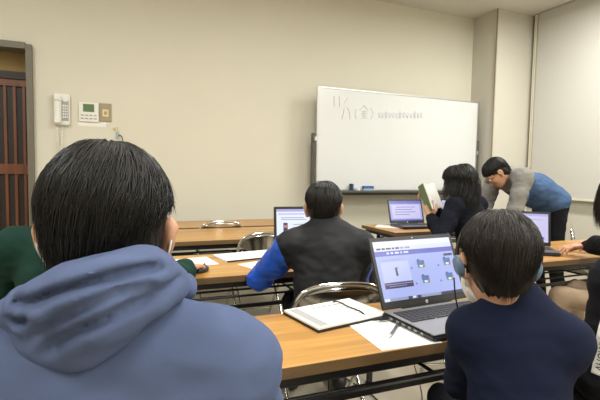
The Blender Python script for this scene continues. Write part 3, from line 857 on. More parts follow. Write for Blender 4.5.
# ------------------------------------------------------------------ laptops
SC = ['scr_bg', 'scr_top', 'scr_bar', 'scr_box', 'scr_dk', 'scr_blue', 'scr_grn', 'scr_red', 'scr_txt', 'scr_wht', 'scr_lil', 'scr_pink']
SI = {n: i for i, n in enumerate(SC)}
def laptop(loc, rz, tilt, rects, label, deck='silver', w_=.38, d_=.255, lid_h=.25, group='open laptops'):
    t = empty('laptop', loc, rz, label, 'laptop', group)
    mb = MB(); mb.box((0, 0, .013), (w_, d_, .018), bev=.006)
    for qx in (-1, 1):
        for qy in (-1, 1): mb.box((qx*w_*.42, qy*d_*.4, .002), (.03, .012, .004))
    mb.build('base', M['blk'], t)
    mb = MB(); mb.box((0, -.002, .0225), (w_-.008, d_-.012, .0025), bev=.001); mb.build('deck', M[deck], t)
    mb = MB()
    rows = 6; kx = w_*.90; ky = d_*.40; y0 = d_*.5-.035
    for r_ in range(rows):
        n = 17 if r_ < 5 else 11
        pos = -kx/2
        for c_ in range(n):
            kw = kx/17
            if r_ == 5:
                kw = kx/17*(5.5 if c_ == 4 else 1.15)
                if pos+kw > kx/2+.001: break
            mb.box((pos+kw/2, y0-(r_+.5)*ky/rows, .0252), (kw*.86, ky/rows*.84, .003)); pos += kw
    mb.build('keyboard', M['key'], t)
    mb = MB(); mb.box((-.02, -d_*.5+.045, .0242), (.105, .062, .001)); mb.build('touchpad', M['dsilver'] if deck != 'silver' else M['silver'], t)
    mb = MB()
    for i, (yy, l_) in enumerate(((.075, .016), (.040, .012), (.012, .018), (-.018, .013), (-.045, .013), (-.075, .010))):
        mb.box((-w_/2-.0002, yy, .0125), (.001, l_, .007))
    mb.build('ports', M['grey_pl'], t)
    # lid: local frame, origin at hinge
    lid = bpy.data.objects.new('lid', None)
    Rt = Matrix.Rotation(-tilt, 3, 'X'); hy = d_/2-.006; hz = .022
    def L_(x, y, z): return Rt @ V((x, y, z))+V((0, hy, hz))
    mb = MB(); mb.box(L_(0, .002, lid_h/2+.004), (w_, .008, lid_h), rot=Rt, bev=.0035)
    mb.box(L_(0, 0, .0), (w_*.6, .012, .010), rot=Rt, bev=.004)
    ld_ = mb.build('lid', M['blk'], t)
    b = .016; bb = .030
    sx0, sx1, sz0, sz1 = -w_/2+b, w_/2-b, bb, lid_h-b+.004
    mb = MB(); lay = 0
    mb.box(L_(0, -.0022, (sz0+sz1)/2), (sx1-sx0, .0004, sz1-sz0), rot=Rt, mi=SI[rects[0]])
    for k, (u0, v0, u1, v1, mn) in enumerate(rects[1:]):
        yy = -.0026-.00006*k
        A, B_ = sx0+(sx1-sx0)*u0, sx0+(sx1-sx0)*u1; Cc, D = sz1-(sz1-sz0)*v0, sz1-(sz1-sz0)*v1
        mb.quad(L_(A, yy, D), L_(B_, yy, D), L_(B_, yy, Cc), L_(A, yy, Cc), SI[mn])
    mb.build('screen', [M[n] for n in SC], ld_)
    # round badge under the screen with two letters
    mb = MB(); seg = 20
    vs = [L_(math.cos(2*math.pi*i/seg)*.0065, -.0024, .0135+math.sin(2*math.pi*i/seg)*.0065) for i in range(seg)]
    mb.add(vs, [list(range(seg))]); bd = mb.build('logo', M['hpw'], ld_)
    cu = bpy.data.curves.new('logo_letters', 'FONT'); cu.body = 'hp'; cu.size = .0115; cu.align_x = 'CENTER'; cu.align_y = 'CENTER'; cu.extrude = .0002; cu.shear = .25
    to = bpy.data.objects.new('tmp', cu); C.objects.link(to); dg = bpy.context.evaluated_depsgraph_get()
    me = bpy.data.meshes.new_from_object(to.evaluated_get(dg)); bpy.data.objects.remove(to)
    for v in me.vertices: v.co = L_(v.co.x, -.0028, .0135+v.co.y)
    me.materials.clear(); me.materials.append(M['blk'])
    lo = bpy.data.objects.new('logo_letters', me); C.objects.link(lo); lo.parent = ld_
    mb = MB(); mb.tube([L_(-.002, -.0022, lid_h-.004), L_(.002, -.0022, lid_h-.004)], .0022, 8); mb.build('webcam', M['hpw'], ld_)
    return t
R1 = ['scr_bg', (0, 0, 1, .09, 'scr_wht'), (0, .09, 1, .17, 'scr_top'), (0, .17, 1, .255, 'scr_bar')]
rnd = random.Random(9)
x = .03
for wd in (.05, .04, .06, .03, .05, .04, .07): R1.append((x, .115, x+wd, .145, 'scr_dk' if x < .3 else 'scr_txt')); x += wd+.012
x = .14
for wd in (.03, .03, .05, .02, .06): R1.append((x, .195, x+wd, .225, 'scr_top')); x += wd+.02
R1 += [(.05, .32, .34, .33, 'scr_txt'), (.04, .36, .38, .70, 'scr_box'), (.20, .46, .225, .60, 'scr_dk'), (.225, .46, .24, .475, 'scr_dk'), (.04, .70, .385, .80, 'scr_dk'), (.05, .725, .375, .735, 'scr_lil'), (.09, .76, .30, .768, 'scr_lil'),
       (.86, .295, .98, .335, 'scr_dk')]
for (u, v) in ((.53, .45), (.88, .45), (.545, .72), (.865, .72)):
    R1 += [(u-.045, v-.075, u+.05, v, 'scr_blue'), (u-.04, v, u+.045, v+.055, 'scr_grn'), (u-.02, v+.01, u+.02, v+.045, 'scr_wht'), (u+.02, v+.005, u+.055, v+.03, 'scr_red'), (u-.035, v-.095, u-.01, v-.075, 'scr_dk'),
           (u-.135, v+.03, u-.115, v+.06, 'scr_bar')]
R1 += [(0, .955, 1, 1, 'scr_txt'), (.28, .955, .33, 1, 'scr_dk'), (.34, .96, .37, .99, 'scr_wht'), (.39, .955, .44, 1, 'scr_dk'), (.70, .955, 1, 1, 'scr_dk'), (0, .955, .06, 1, 'scr_wht')]
laptop((1.050, 1.163, .70), R(4.2), R(23), R1, 'large open laptop with purple banded page on the nearest table', w_=.405, lid_h=.258)
R2 = ['scr_wht', (0, 0, 1, .07, 'scr_lil'), (.03, .11, .8, .16, 'scr_pink'), (.08, .23, .5, .25, 'scr_txt'), (.08, .28, .55, .30, 'scr_txt'), (.12, .38, .20, .80, 'scr_dk'), (.13, .44, .19, .52, 'scr_red'), (.30, .42, .75, .44, 'scr_txt'), (.30, .50, .80, .52, 'scr_txt'),
      (.30, .58, .70, .60, 'scr_txt'), (.60, .25, .9, .36, 'scr_pink')]
laptop((1.045, 2.36, .70), R(-6), R(8), R2, 'open laptop with white page in front of the boy with blue sleeves', lid_h=.262)
R3 = ['scr_lil', (0, 0, 1, .14, 'scr_bar'), (.06, .2, .94, .88, 'scr_pink'), (.2, .3, .8, .33, 'scr_bar'), (.15, .42, .7, .45, 'scr_bar'), (.15, .55, .8, .58, 'scr_bar'), (.15, .68, .6, .71, 'scr_bar'), (0, .94, 1, 1, 'scr_bar')]
laptop((2.56, 3.38, .70), R(-4), R(18), R3, 'open laptop with lilac screen beyond the reading girl', deck='dsilver', lid_h=.235)
R4 = ['scr_pink', (0, 0, 1, .08, 'scr_lil'), (.2, .2, .9, .22, 'scr_txt'), (.3, .35, .62, .60, 'scr_box'), (.62, .42, .66, .48, 'scr_dk'), (.85, .82, .93, .9, 'scr_bar'), (.1, .7, .5, .72, 'scr_txt')]
laptop((2.469, 2.098, .70), R(-38), R(12), R4, 'open laptop with pale lilac screen under the typing hands at right', deck='dsilver', lid_h=.235)
R5 = ['scr_txt', (0, 0, 1, .1, 'scr_box'), (.1, .2, .9, .9, 'scr_box')]
laptop((3.06, 3.30, .70), R(-30), R(12), R5, 'open laptop the bending man looks down at', deck='dsilver', lid_h=.235)

# ------------------------------------------------------------------ papers and small things on the tables
def sheet(name, c, w_, d_, rz, label, cat, th=.0012, lines=9, z=.7001, thick_m=None, seed=1, group=None, heads=True, mat_=None):
    e = empty(name, (c[0], c[1], z), rz, label, cat, group)
    mb = MB(); mb.box((0, 0, th/2), (w_, d_, th)); mb.build('page', mat_ or M['paper'], e)
    r_ = random.Random(seed); mb = MB()
    for i in range(lines):
        y = d_*.40-i*d_*.8/lines; a = -w_*.40+r_.random()*w_*.06; b = a+w_*(.4+.42*r_.random())
        mb.box(((a+b)/2, y, th+.0002), (b-a, d_*.012, .0003))
    mb.build('printed_lines', M['print_l'], e)
    return e
# booklet stack nearest table
bk = empty('booklet', (.695, 1.345, .7), R(11), 'thick stapled booklet with black back on the nearest table', 'booklet')
mb = MB(); mb.box((0, 0, .004), (.298, .212, .008), bev=.002); mb.build('back_cover', M['blk'], bk)
mb = MB(); mb.box((.001, .001, .012), (.294, .207, .008), bev=.001); mb.build('pages', M['paper'], bk)
mb = MB(); mb.box((-.115, 0, .0163), (.035, .19, .0006)); mb.box((.02, .065, .0163), (.15, .010, .0006))
for i in range(6): mb.box((.01+.008*(i % 3), .035-i*.022, .0163), (.19-.02*(i % 2), .0035, .0006))
mb.build('printed_lines', M['print'], bk)
sheet('paper_sheet', (.792, 1.160), .205, .270, R(-3), 'white worksheet under the pen beside the large laptop', 'paper', lines=14, seed=3)
pn = empty('pen', (.806, 1.148, .7022), R(43), 'dark grey ballpoint pen lying on the white worksheet', 'pen')
mb = MB(); mb.tube([(-.058, 0, .005), (.045, 0, .005)], .0048, 10); mb.build('barrel', M['lead'], pn)
mb = MB(); mb.tube([(-.072, 0, .005), (-.058, 0, .005)], [.001, .0045], 10); mb.build('tip', M['alu'], pn)
mb = MB(); mb.tube([(.045, 0, .005), (.056, 0, .005)], .003, 8); mb.box((.025, 0, .0105), (.04, .003, .0015)); mb.build('clip', M['blk'], pn)
mb = MB(); mb.tube(smoothpath([(.842, 1.232, .7115), (.815, 1.236, .709), (.785, 1.262, .7055), (.770, 1.300, .7215), (.755, 1.36, .7225), (.742, 1.425, .7245), (.733, 1.452, .700), (.73, 1.46, .60), (.74, 1.47, .30), (.80, 1.55, .02), (1.0, 1.62, .008), (1.4, 1.75, .008), (1.7, 2.2, .008)]), .0028, 8)
cb = mb.build('power_cable', M['rubber']); tag(cb, 'black cable plugged into the left side of the large laptop', 'cable')
mb = MB(); mb.box((.820, 1.234, .7115), (.038, .014, .009), bev=.003); mb.build('plug', M['blk'], cb)
# second row
e = sheet('booklet', (.70, 2.475), .36, .20, R(10), 'open white booklet with dark spine lying left of the blue sleeve', 'booklet', th=.010, lines=8, seed=5)
mb = MB(); mb.box((0, -.102, .004), (.355, .006, .007)); mb.build('spine', M['blk'], e)
sheet('paper_sheet', (.70, 2.245), .20, .14, R(20), 'small printed card beside the blue sleeve', 'paper', lines=6, seed=8)
sheet('paper_sheet', (.32, 2.40), .32, .22, R(8), 'white sheet under the hand on the mouse', 'paper', lines=8, seed=11)
sheet('paper_sheet', (2.36, 3.50), .22, .24, R(50), 'white paper left of the lilac-screen laptop near the whiteboard', 'paper', lines=8, seed=13)

ms = empty('computer_mouse', (.375, 2.165, .701), R(-35), 'small black mouse under the hand of the green sweater person', 'mouse')
S = SDF(); S.ell((0, 0, .010), (.030, .052, .024), .01); v, f = S.mesh(.004, post=lambda P_, d: np.maximum(d, -P_[:, 2])); npmesh('shell', v, f, M['blk'], ms)
mb = MB(); mb.tube([(-.003, .03, .030), (.003, .03, .030)], .006, 10); mb.build('scroll_wheel', M['rubber'], ms)
mb = MB(); mb.tube(smoothpath([(1.02, 1.95, .008), (1.10, 1.75, .008), (1.25, 1.9, .008), (1.22, 2.3, .008), (1.5, 2.5, .008)]), .004, 6)
tag(mb.build('floor_cable', M['rubber']), 'black cable looping on the floor beneath the nearest table', 'cable')

# ------------------------------------------------------------------ people
def mask_on(p, hs):
    o, Hm = p['head'], p['Hm']; RN = np.array(Hm)
    S = SDF(); w = lambda x, y, z: o+Hm @ V((x*hs, y*hs, z*hs))
    S.ell(w(0, .040, -.040), (.071*hs, .078*hs, .060*hs), .02, RN)
    S.ell(w(0, .060, -.060), (.050*hs, .050*hs, .050*hs), .03, RN)
    def post(P, d):
        X = (P-np.array(o))@RN/hs
        return np.maximum(np.maximum(d, (.018-X[:, 1])*hs), (X[:, 2]-.002-.25*(X[:, 1]-.06))*hs)
    v, f = S.mesh(.004, post); npmesh('face_mask', v, f, M['paper'], p['root'])
    for q in (-1, 1):
        mb = MB(); mb.tube(smoothpath([w(q*.070, .030, -.010), w(q*.084, .004, .018), w(q*.086, -.024, .006), w(q*.080, -.022, -.024), w(q*.068, .022, -.055)]), .0018*hs, 6)
        mb.build('ear_loop', M['paper'], p['root'])

# --- hoodie wearer, nearest
L1, Y1 = V((-.015, .60, 0)), R(-6)
def wl1(x, y, d): return to_local(at(x, y, d), L1, Y1)
p1 = person('nearest person, seen from behind, slate blue hooded sweatshirt and black hair', L1, Y1, s=1.0, w=.86, hip=(0, -.12, .50), neck=(0, -.035, .990),
            head=to_local((-.012, .640, 1.108), L1, Y1), hyaw=R(-2), hpitch=R(-6), hs=.93, wr={1: (.17, .38, .73), -1: (-.17, .38, .73)},
            vox=.0055, cloth_t=.022, top_mats=M['hoodie'], top_name='hoodie', wrinkle=.0055, collar=False, extra_top=lambda K, nk, SH, T: [K.cone(nk+V((q*.05, -.015, .005)), SH[q].lerp(nk, .35)+V((0, -.01, .012)), .048, .050, .05) for q in (-1, 1)], sh_drop=.042, sh_w=.168,
            hair_kw=dict(n=9000, seed=3, wid=.0009, lift=.011, fuzz=.009, swirl=1.6, cap=(.081, .101, .092)))
Hd = SDF()
def hp(px, r, k=.014):
    pts = [wl1(x, y, d) for x, y, d in px]
    pts = smoothpath(pts, 4)
    n = len(pts); rs = [r*(.5+.75*math.sin(math.pi*i/(n-1))**.6) for i in range(n)]
    Hd.chain(pts, rs, k)
hp([(32, 298, .53), (62, 287, .490), (95, 278, .465), (125, 270, .47), (150, 267, .49), (168, 274, .53), (180, 284, .56)], .011)
hp([(-4, 320, .50), (14, 311, .475), (50, 296, .46), (90, 284, .450), (130, 275, .460), (160, 277, .50), (180, 288, .54)], .011)
hp([(14, 314, .46), (40, 306, .445), (75, 295, .435), (110, 283, .44), (150, 275, .47), (180, 286, .53)], .013, .016)
hp([(28, 330, .455), (50, 322, .445), (82, 312, .430), (115, 299, .435), (150, 285, .465), (178, 284, .52)], .013, .016)
hp([(42, 345, .455), (64, 342, .445), (92, 331, .438), (122, 316, .445), (150, 299, .47), (176, 286, .52)], .012, .016)
hp([(24, 326, .465), (30, 338, .46), (46, 349, .455), (70, 353, .45), (92, 346, .45), (116, 332, .455), (142, 310, .48), (170, 290, .52)], .008, .016)
hp([(10, 318, .50), (50, 312, .485), (100, 300, .48), (140, 288, .49)], .021, .02)
creases = [([(17, 302), (37, 297), (65, 285), (100, 275), (135, 265), (160, 262)], .012, .0055), ([(36, 329), (48, 320), (62, 312), (80, 302), (115, 287), (150, 277)], .012, .0075),
           ([(46, 350), (65, 332), (100, 313), (145, 291), (176, 276)], .009, .0075), ([(14, 316), (24, 318), (34, 312)], .010, .005)]
cr_ = []
for pts, dep_, wd_ in creases:
    q_ = smoothpath([wl1(x, y, .445+max(0, x-110)*.0008) for x, y in pts], 8)
    q_ = np.array([(v_.x, v_.z) for v_ in q_]); n_ = len(q_)
    cr_.append((q_, dep_*np.sin(np.pi*np.clip(np.linspace(.08, .92, n_), 0, 1))**.5, wd_))
def hood_post(P, d):
    m = (np.abs(d) < .035) & (P[:, 1] < .0); Q = P[m][:, [0, 2]]; add = np.zeros(len(Q))
    for q_, dp, wd in cr_:
        D = np.linalg.norm(Q[:, None, :]-q_[None], axis=2); j_ = D.argmin(axis=1); dm = D[np.arange(len(Q)), j_]
        # one lip of each crease swells, the other tucks under
        up_ = Q[:, 1]-q_[j_, 1]
        add += 1.3*dp[j_]*np.exp(-(dm/wd)**2) - dp[j_]*.35*np.exp(-((dm-wd*2.6)/(wd*1.8))**2)*(up_ > 0)
    d = d.copy(); d[m] += add; return d
# front of the collar roll round the throat
hp([(180, 284, .56), (182, 288, .62), (160, 292, .70), (110, 296, .72), (50, 300, .68), (36, 298, .60), (34, 290, .53)], .016)
v, f = Hd.mesh(.004, hood_post)
N = normals(v, f)
dd = fbm(v, (14, 14, 26), 2.0, 2)*.005
v = v+N*dd[:, None]
hood = npmesh('hood', v, f, M['hoodie'], p1['top'])
sm = hood.modifiers.new('s', 'SMOOTH'); sm.factor = .5; sm.iterations = 2
mask_on(p1, .95)

# --- boy in navy sweatshirt, right foreground
L6, Y6 = V((.832, .728, 0)), R(-38)
p6 = person('boy in plain navy sweatshirt wearing blue-grey headphones, seen from behind', L6, Y6, s=.84, w=.60, hip=(0, -.15, .49), neck=(.0, -.045, .912),
            head=to_local((.783, .735, .998), L6, Y6), hyaw=R(10), hpitch=R(-12), hroll=R(2), hs=.90, wr={1: (.08, .29, .76), -1: (-.07, .27, .76)}, poles={1: (.15, -.5, -1), -1: (-.15, -.5, -1)},
            vox=.006, cloth_t=.018, top_mats=M['navy'], top_name='sweatshirt', wrinkle=.0035, sh_drop=.062, sh_w=.155, top_seed=7,
            hair_kw=dict(n=7000, seed=8, wid=.0010, lift=.011, fuzz=.007, cap=(.086, .104, .094)), hairm=M['hair_b'])
mask_on(p6, .90)
o, Hm, hs = p6['head'], p6['Hm'], .90
w = lambda x, y, z: o+Hm @ V((x*hs, y*hs, z*hs))
hpn = empty('headphones', to_local((0, 0, 0), (0, 0, 0), 0), 0, 'blue-grey over-ear headphones with black band on the boy in navy', 'headphones')
hpn.location = L6; hpn.rotation_euler = (0, 0, Y6)
mb = MB(); mb.tube([w(.097*math.cos(a), -.002, .018+.118*math.sin(a)) for a in [math.pi*i/24 for i in range(25)]], .0045, 8); mb.build('headband', M['blk'], hpn)
for q in (-1, 1):
    mb = MB(); mb.tube([w(q*.084, -.002, -.006), w(q*.093, -.002, -.008), w(q*.100, -.002, -.010)], [.027*hs, .029*hs, .020*hs], 20); mb.build('earcup', M['bluegrey'], hpn)
    mb = MB(); mb.tube([w(q*.074, -.002, -.004), w(q*.086, -.002, -.006)], [.026*hs, .028*hs], 20); mb.build('ear_cushion', M['rubber'], hpn)
mb = MB(); mb.tube(smoothpath([w(-.104, -.008, -.038), w(-.098, .0, -.08), w(-.082, .03, -.12), w(-.055, .07, -.18)]), .0018, 6); mb.build('cord', M['rubber'], hpn)

S = SDF(); nk = p6['neck']
for i in range(16):
    a = 2*math.pi*i/16; b_ = 2*math.pi*(i+1)/16
    S.cone(nk+V((.055*math.cos(a), .012+.052*math.sin(a), .012-.016*math.sin(a))), nk+V((.055*math.cos(b_), .012+.052*math.sin(b_), .012-.016*math.sin(b_))), .0085, .0085, .006)
v, f = S.mesh(.004); npmesh('neckband', v, f, M['navy'], p6['top'])

# --- boy with blue sleeves
L4, Y4 = V((.87, 1.80, 0)), R(-20)
def mf4(c, g):
    mi = np.zeros(len(c), int)
    for q in (-1, 1):
        sh = np.array(g['SH'][q]); a = np.array(g['T'])[:, 0]
        lx = (c-sh)@a*q
        z = c[:, 2]-sh[2]
        
        if q > 0: lx = lx-.045
        mi[(lx+.45*z*(-1) > .052) & (lx > -.01) | (lx > .075)] = 1
        e = np.array(g['E'][q]); w_ = np.array(g['W'][q]); ab = w_-e; h = np.clip((c-e)@ab/(ab@ab), 0, 1)
        d = np.linalg.norm(c-e-h[:, None]*ab, axis=1); mi[(d < .085)] = 1
    mi[c[:, 2] < .555] = 1
    return mi
p4 = person('boy in black jacket with bright blue sleeves, seen from behind at his laptop', L4, Y4, s=.95, w=.90, hip=(0, -.14, .49), neck=(0, -.01, .948),
            head=to_local((.875, 1.84, 1.030), L4, Y4), hyaw=R(0), hpitch=R(-4), hs=.97, wr={1: (.12, .30, .74), -1: (-.19, .30, .74)}, poles={1: (.1, -.6, -1), -1: (-.9, -.3, -.8)},
            vox=.007, cloth_t=.026, top_mats=[M['jblack'], M['jblue']], top_mat_fn=mf4, top_name='jacket', wrinkle=.007, top_seed=3, sh_drop=.085,
            hair_kw=dict(n=2600, seed=5, wid=.0018, lift=.012, fuzz=.003, cap=(.082, .101, .090)))
S = SDF(); nk = p4['neck']
for i in range(16):
    a = 2*math.pi*i/16; b = 2*math.pi*(i+1)/16
    S.cone(nk+V((.062*math.cos(a), .018+.062*math.sin(a), .018-.012*math.sin(a))), nk+V((.062*math.cos(b), .018+.062*math.sin(b), .018-.012*math.sin(b))), .013, .013, .01)
v, f = S.mesh(.005); npmesh('collar', v, f, M['jblack'], p4['top'])

# --- person in green sweater behind the hoodie wearer
L2, Y2 = V((-.16, 1.74, 0)), R(-16)
hand2 = to_local((.292, 2.075, .742), L2, Y2)
p2 = person('person in dark green sweater mostly hidden behind the hoodie wearer, hand on a mouse', L2, Y2, s=1.02, w=1.02, hip=(0, -.12, .50), neck=(0, .02, .955),
            head=to_local((-.135, 1.81, 1.070), L2, Y2), hyaw=R(-10), hpitch=R(-8), wr={1: tuple(hand2), -1: (-.2, .34, .73)},
            hd={1: to_local((.375, 2.19, .735), L2, Y2)-hand2, -1: (.2, 1, -.1)}, curl=(.4, .38), poles={1: (.8, -.2, -.9), -1: (-.7, -.2, -.9)},
            vox=.008, bvox=.0045, cloth_t=.026, top_mats=M['green'], wrinkle=.006, top_seed=11, hair_kw=dict(n=1200, seed=6, wid=.0022, lift=.012))

# --- girl reading
L3, Y3 = V((2.55, 2.74, 0)), R(16)
bkp = to_local((2.31, 2.94, .998), L3, Y3)
def lf3(p, t):
    return p+V((.02*math.sin(t*5), -.010*t, 0))
p3 = person('long-haired girl in navy black jacket holding up an open book', L3, Y3, s=.98, w=.96, hip=(0, -.12, .50), neck=(0, -.01, 1.00),
            head=to_local((2.510, 2.770, 1.128), L3, Y3), hyaw=R(6), hpitch=R(-12), hs=1.02,
            wr={1: to_local((2.42, 2.99, .93), L3, Y3), -1: to_local((2.29, 2.82, .860), L3, Y3)}, hd={1: (-.3, .3, .9), -1: (.10, .35, .9)}, hn={1: (-.9, .3, 0), -1: (.9, .5, 0)},
            curl=(.75, .75), poles={1: (.6, -.2, -1), -1: (-.8, -.3, -1)}, vox=.008, bvox=.0045, cloth_t=.024, top_mats=M['navyblk'], top_name='jacket', wrinkle=.006, top_seed=21,
            hair_kw=dict(n=2600, seed=12, wid=.0030, lift=.030, fuzz=.008, long=.17, length_fn=lf3, cap=(.100, .114, .100)), hairm=M['hair'])
S = SDF(); hd3 = p3['head']; T3 = p3['Hm']
S.ell(hd3+T3 @ V((0, -.050, -.045)), (.098, .062, .115), .03, np.array(T3)); S.ell(hd3+V((0, -.075, -.125)), (.100, .050, .070), .03)
v, f = S.mesh(.007); N = normals(v, f)
v = v+N*(fbm(v, (45, 45, 9), 4, 2)*.012)[:, None]
npmesh('hair_back', v, f, M['hair'], p3['root'])
# the book
bo = empty('open_book', (0, 0, 0), 0, 'open book with green and white cover held up by the girl', 'book')
bo.location = L3+Matrix.Rotation(Y3, 3, 'Z') @ bkp; bo.rotation_euler = (R(-22), 0, R(35))
def bookhalf(sgn, name, m, th, inset, off, curve):
    vs = []; fs = []; n = 10; W_, H_ = .165-inset, .22-inset*2; ang = R(32)
    for side in (0, 1):
        for i in range(n+1):
            u = i/n; x = sgn*W_*u*math.cos(ang); y = -W_*u*math.sin(ang)*1.0-curve*math.sin(u*math.pi)+off+(th if side else 0)
            for z in (-H_/2, H_/2): vs.append((x, y, z))
    S_ = 2*(n+1)
    for i in range(n):
        a = 2*i; q = [a, a+2, a+3, a+1]; fs.append(q); fs.append([k+S_ for k in q[::-1]])
        fs.append([a, a+S_, a+2+S_, a+2]); fs.append([a+1, a+3, a+3+S_, a+1+S_])
    fs.append([0, 1, 1+S_, S_]); e_ = 2*n; fs.append([e_, e_+S_, e_+1+S_, e_+1])
    return meshobj(name, vs, fs, m, bo)
bookhalf(-1, 'cover', M['green_p'], .003, 0, .012, 0); bookhalf(1, 'cover', M['paper'], .003, 0, .012, 0)
bookhalf(-1, 'pages', M['paper'], .011, .004, -.002, .010); bookhalf(1, 'pages', M['paper'], .011, .004, -.002, .010)

# --- man bending over
L5, Y5 = V((3.60, 2.82, 0)), R(80)
def mf5(c, g):
    n = np.array(g['hip']); up = np.array(g['up']); t = (c-n)@up/g['TL']
    mi = np.where(t < .82, 1, 0)
    for q in (-1, 1):
        for A_, B_ in (('SH', 'E'), ('E', 'W')):
            a = np.array(g[A_][q]); b = np.array(g[B_][q])
            if A_ == 'SH': a = a+(b-a)*.12
            ab = b-a; h = np.clip((c-a)@ab/(ab@ab), 0, 1); d = np.linalg.norm(c-a-h[:, None]*ab, axis=1); mi[d < .068] = 0
    return mi
h5 = to_local((3.005, 2.86, 1.215), L5, Y5)
p5 = person('man bending over in grey and blue top, with glasses and black trousers', L5, Y5, s=1.05, w=1.08, hip=(0, -.02, .97), neck=(0, .47, 1.205),
            head=h5, hyaw=R(-22), hpitch=R(-52), hs=1.0, wr={1: to_local((3.10, 3.00, .66), L5, Y5), -1: to_local((3.01, 2.73, .63), L5, Y5)}, hd={1: (0, .4, -.7), -1: (0, .5, -.6)},
            hn={1: (0, -.6, -.5), -1: (0, -.6, -.5)}, poles={1: (.3, .3, 0), -1: (-.4, .3, 0)}, knees={1: (.10, .03, .49), -1: (-.10, .01, .49)}, feet={1: (.11, -.06, .09), -1: (-.11, -.08, .09)},
            vox=.008, cloth_t=.026, top_mats=[M['grey_c'], M['blue_c']], top_mat_fn=mf5, top_name='sweater', wrinkle=.008, top_seed=31, trouser=M['black_c'], extra_top=lambda K, nk, SH, T: (K.ell(V((0, .17, 1.08)), (.16, .20, .15), .06), K.ell(V((0, -.02, .98)), (.165, .13, .13), .05)),
            hair_kw=dict(n=1800, seed=15, wid=.0022, lift=.012, cap=(.082, .101, .090)))
gl = empty('glasses', (0, 0, 0), 0, 'thin dark-rimmed glasses worn by the bending man', 'glasses'); gl.location = L5; gl.rotation_euler = (0, 0, Y5)
o5, H5 = p5['head'], p5['Hm']; w = lambda x, y, z: o5+H5 @ V((x, y, z))
for q in (-1, 1):
    mb = MB(); mb.tube([w(q*.034+.024*math.cos(a), .106, .008+.018*math.sin(a)) for a in [2*math.pi*i/20 for i in range(20)]], .0018, 6, closed=True); mb.build('rim', M['lensg'], gl)
    mb = MB(); mb.tube([w(q*.058, .106, .014), w(q*.078, .06, .014), w(q*.088, -.005, .016), w(q*.088, -.03, .0)], .0018, 6); mb.build('temple', M['lensg'], gl)
mb = MB(); mb.tube([w(-.010, .107, .012), w(0, .110, .015), w(.010, .107, .012)], .0018, 6); mb.build('bridge', M['lensg'], gl)

# --- person typing at far right
L7, Y7 = V((2.68, 1.45, 0)), R(20)
hL = atz(572, 246, .765); hR = atz(584, 243, .765)
wl7 = lambda p: to_local(p, L7, Y7)
hL = V((2.70, 1.84, .768)); hR = V((2.90, 1.92, .768))
p7 = person('long-haired person in black top typing on a laptop at the right edge', L7, Y7, s=.96, w=.92, hip=(0, -.12, .50), neck=(0, .0, .965),
            head=wl7((2.570, 1.57, 1.080)), hyaw=R(5), hpitch=R(-12), hs=1.0, wr={1: wl7(hR), -1: wl7(hL)}, hd={1: (-.45, .9, -.05), -1: (-.55, .8, -.05)}, curl=(.5, .5),
            poles={1: (.7, -.2, -.9), -1: (-.8, -.3, -.9)}, vox=.007, bvox=.0045, cloth_t=.028, top_mats=M['black_c'], top_name='sweater', wrinkle=.006, top_seed=41, trouser=M['beige_c'],
            hair_kw=dict(n=3200, seed=22, wid=.0028, lift=.024, fuzz=.010, long=.20, long_from=.42, cap=(.088, .104, .094)), hairm=M['hair_b'])

# --- person with striped sleeve, right edge
L8, Y8 = V((1.44, .78, 0)), R(-6)
p8 = person('person in black top with a white lettered stripe down the sleeve, right edge', L8, Y8, s=.98, w=.98, hip=(0, -.14, .50), neck=(0, -.03, .965),
            head=to_local((1.50, .80, 1.10), L8, Y8), hyaw=R(0), hpitch=R(-8), hs=1.0, wr={1: (.12, .22, .62), -1: (-.16, .20, .62)}, poles={1: (.3, -.5, -1), -1: (-.3, -.6, -1)}, vox=.007, cloth_t=.024, top_mats=M['black_c'], top_name='sweater',
            wrinkle=.005, top_seed=51, sh_drop=.050, hair_kw=dict(n=1500, seed=31, wid=.0022, lift=.014))
from mathutils.bvhtree import BVHTree
tv = [v_.co.copy() for v_ in p8['top'].data.vertices]; tf = [list(p_.vertices) for p_ in p8['top'].data.polygons]
bvh = BVHTree.FromPolygons(tv, tf)
A8, B8 = p8['SH'][-1]+V((0, 0, .01)), p8['E'][-1]
ax8 = (B8-A8).normalized()
viewl = to_local(CAM, L8, Y8)
rad0 = (viewl-A8.lerp(B8, .5)); rad0 = (rad0-ax8*rad0.dot(ax8)).normalized(); side8 = ax8.cross(rad0)
def onsleeve(t, a, lift):
    c = A8.lerp(B8, t); d = rad0*math.cos(a)+side8*math.sin(a)
    hit = bvh.ray_cast(c+d*.3, -d)
    if hit[0] is None: return c+d*.07
    return hit[0]+d*lift
A0 = R(8); HW = R(17)
nt_, na = 40, 6; vs = []; fs = []
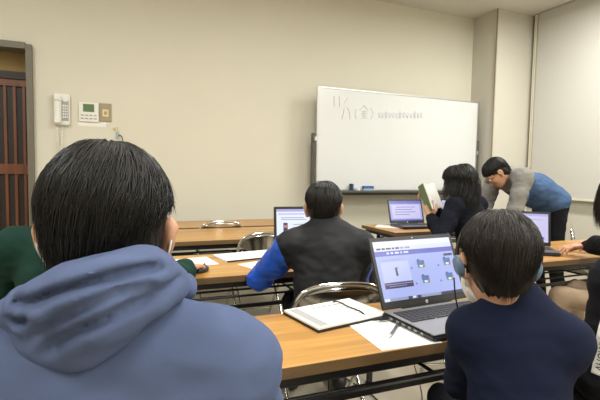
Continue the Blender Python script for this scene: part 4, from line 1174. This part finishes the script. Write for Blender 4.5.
for i in range(nt_+1):
    for j in range(na+1): vs.append(onsleeve(.10+.80*i/nt_, A0-HW+2*HW*j/na, .0025))
for i in range(nt_):
    for j in range(na): a = i*(na+1)+j; fs.append([a, a+1, a+na+2, a+na+1])
st = meshobj('sleeve_stripe', vs, fs, M['paper'], p8['top'], smooth=True)
so = st.modifiers.new('t', 'SOLIDIFY'); so.thickness = .0015
cu = bpy.data.curves.new('stripe_letters', 'FONT'); cu.body = 'BISONS  NWOHA'; cu.size = 1.0; cu.align_y = 'CENTER'; cu.resolution_u = 2
to = bpy.data.objects.new('tmp', cu); C.objects.link(to); dg = bpy.context.evaluated_depsgraph_get()
me = bpy.data.meshes.new_from_object(to.evaluated_get(dg)); bpy.data.objects.remove(to)
bm = bmesh.new(); bm.from_mesh(me); bmesh.ops.triangulate(bm, faces=bm.faces[:]); bmesh.ops.subdivide_edges(bm, edges=bm.edges[:], cuts=1)
xs = [v_.co.x for v_ in bm.verts]; x0, x1 = min(xs), max(xs)
for v_ in bm.verts:
    u = (v_.co.x-x0)/(x1-x0); v_.co = onsleeve(.26+.60*u, A0+HW*1.5*v_.co.y, .0036)
bm.to_mesh(me); bm.free(); me.materials.clear(); me.materials.append(M['blk'])
so_ = bpy.data.objects.new('stripe_letters', me); C.objects.link(so_); so_.parent = st

# ------------------------------------------------------------------ camera, world
w_ = bpy.data.worlds.new('World'); bpy.context.scene.world = w_; w_.use_nodes = True
w_.node_tree.nodes['Background'].inputs[0].default_value = (.9, .85, .75, 1); w_.node_tree.nodes['Background'].inputs[1].default_value = .2
cd = bpy.data.cameras.new('camera'); co = bpy.data.objects.new('camera', cd); C.objects.link(co)
cd.sensor_fit = 'HORIZONTAL'; cd.sensor_width = 36; cd.lens = 36*F/600; cd.clip_start = .02
co.matrix_world = Matrix.Translation(CAM) @ CR.to_4x4()
bpy.context.scene.camera = co
vs_ = bpy.context.scene.view_settings
vs_.view_transform = 'Standard'; vs_.look = 'None'; vs_.gamma = 1; vs_.use_curve_mapping = False; vs_.exposure = 0.0
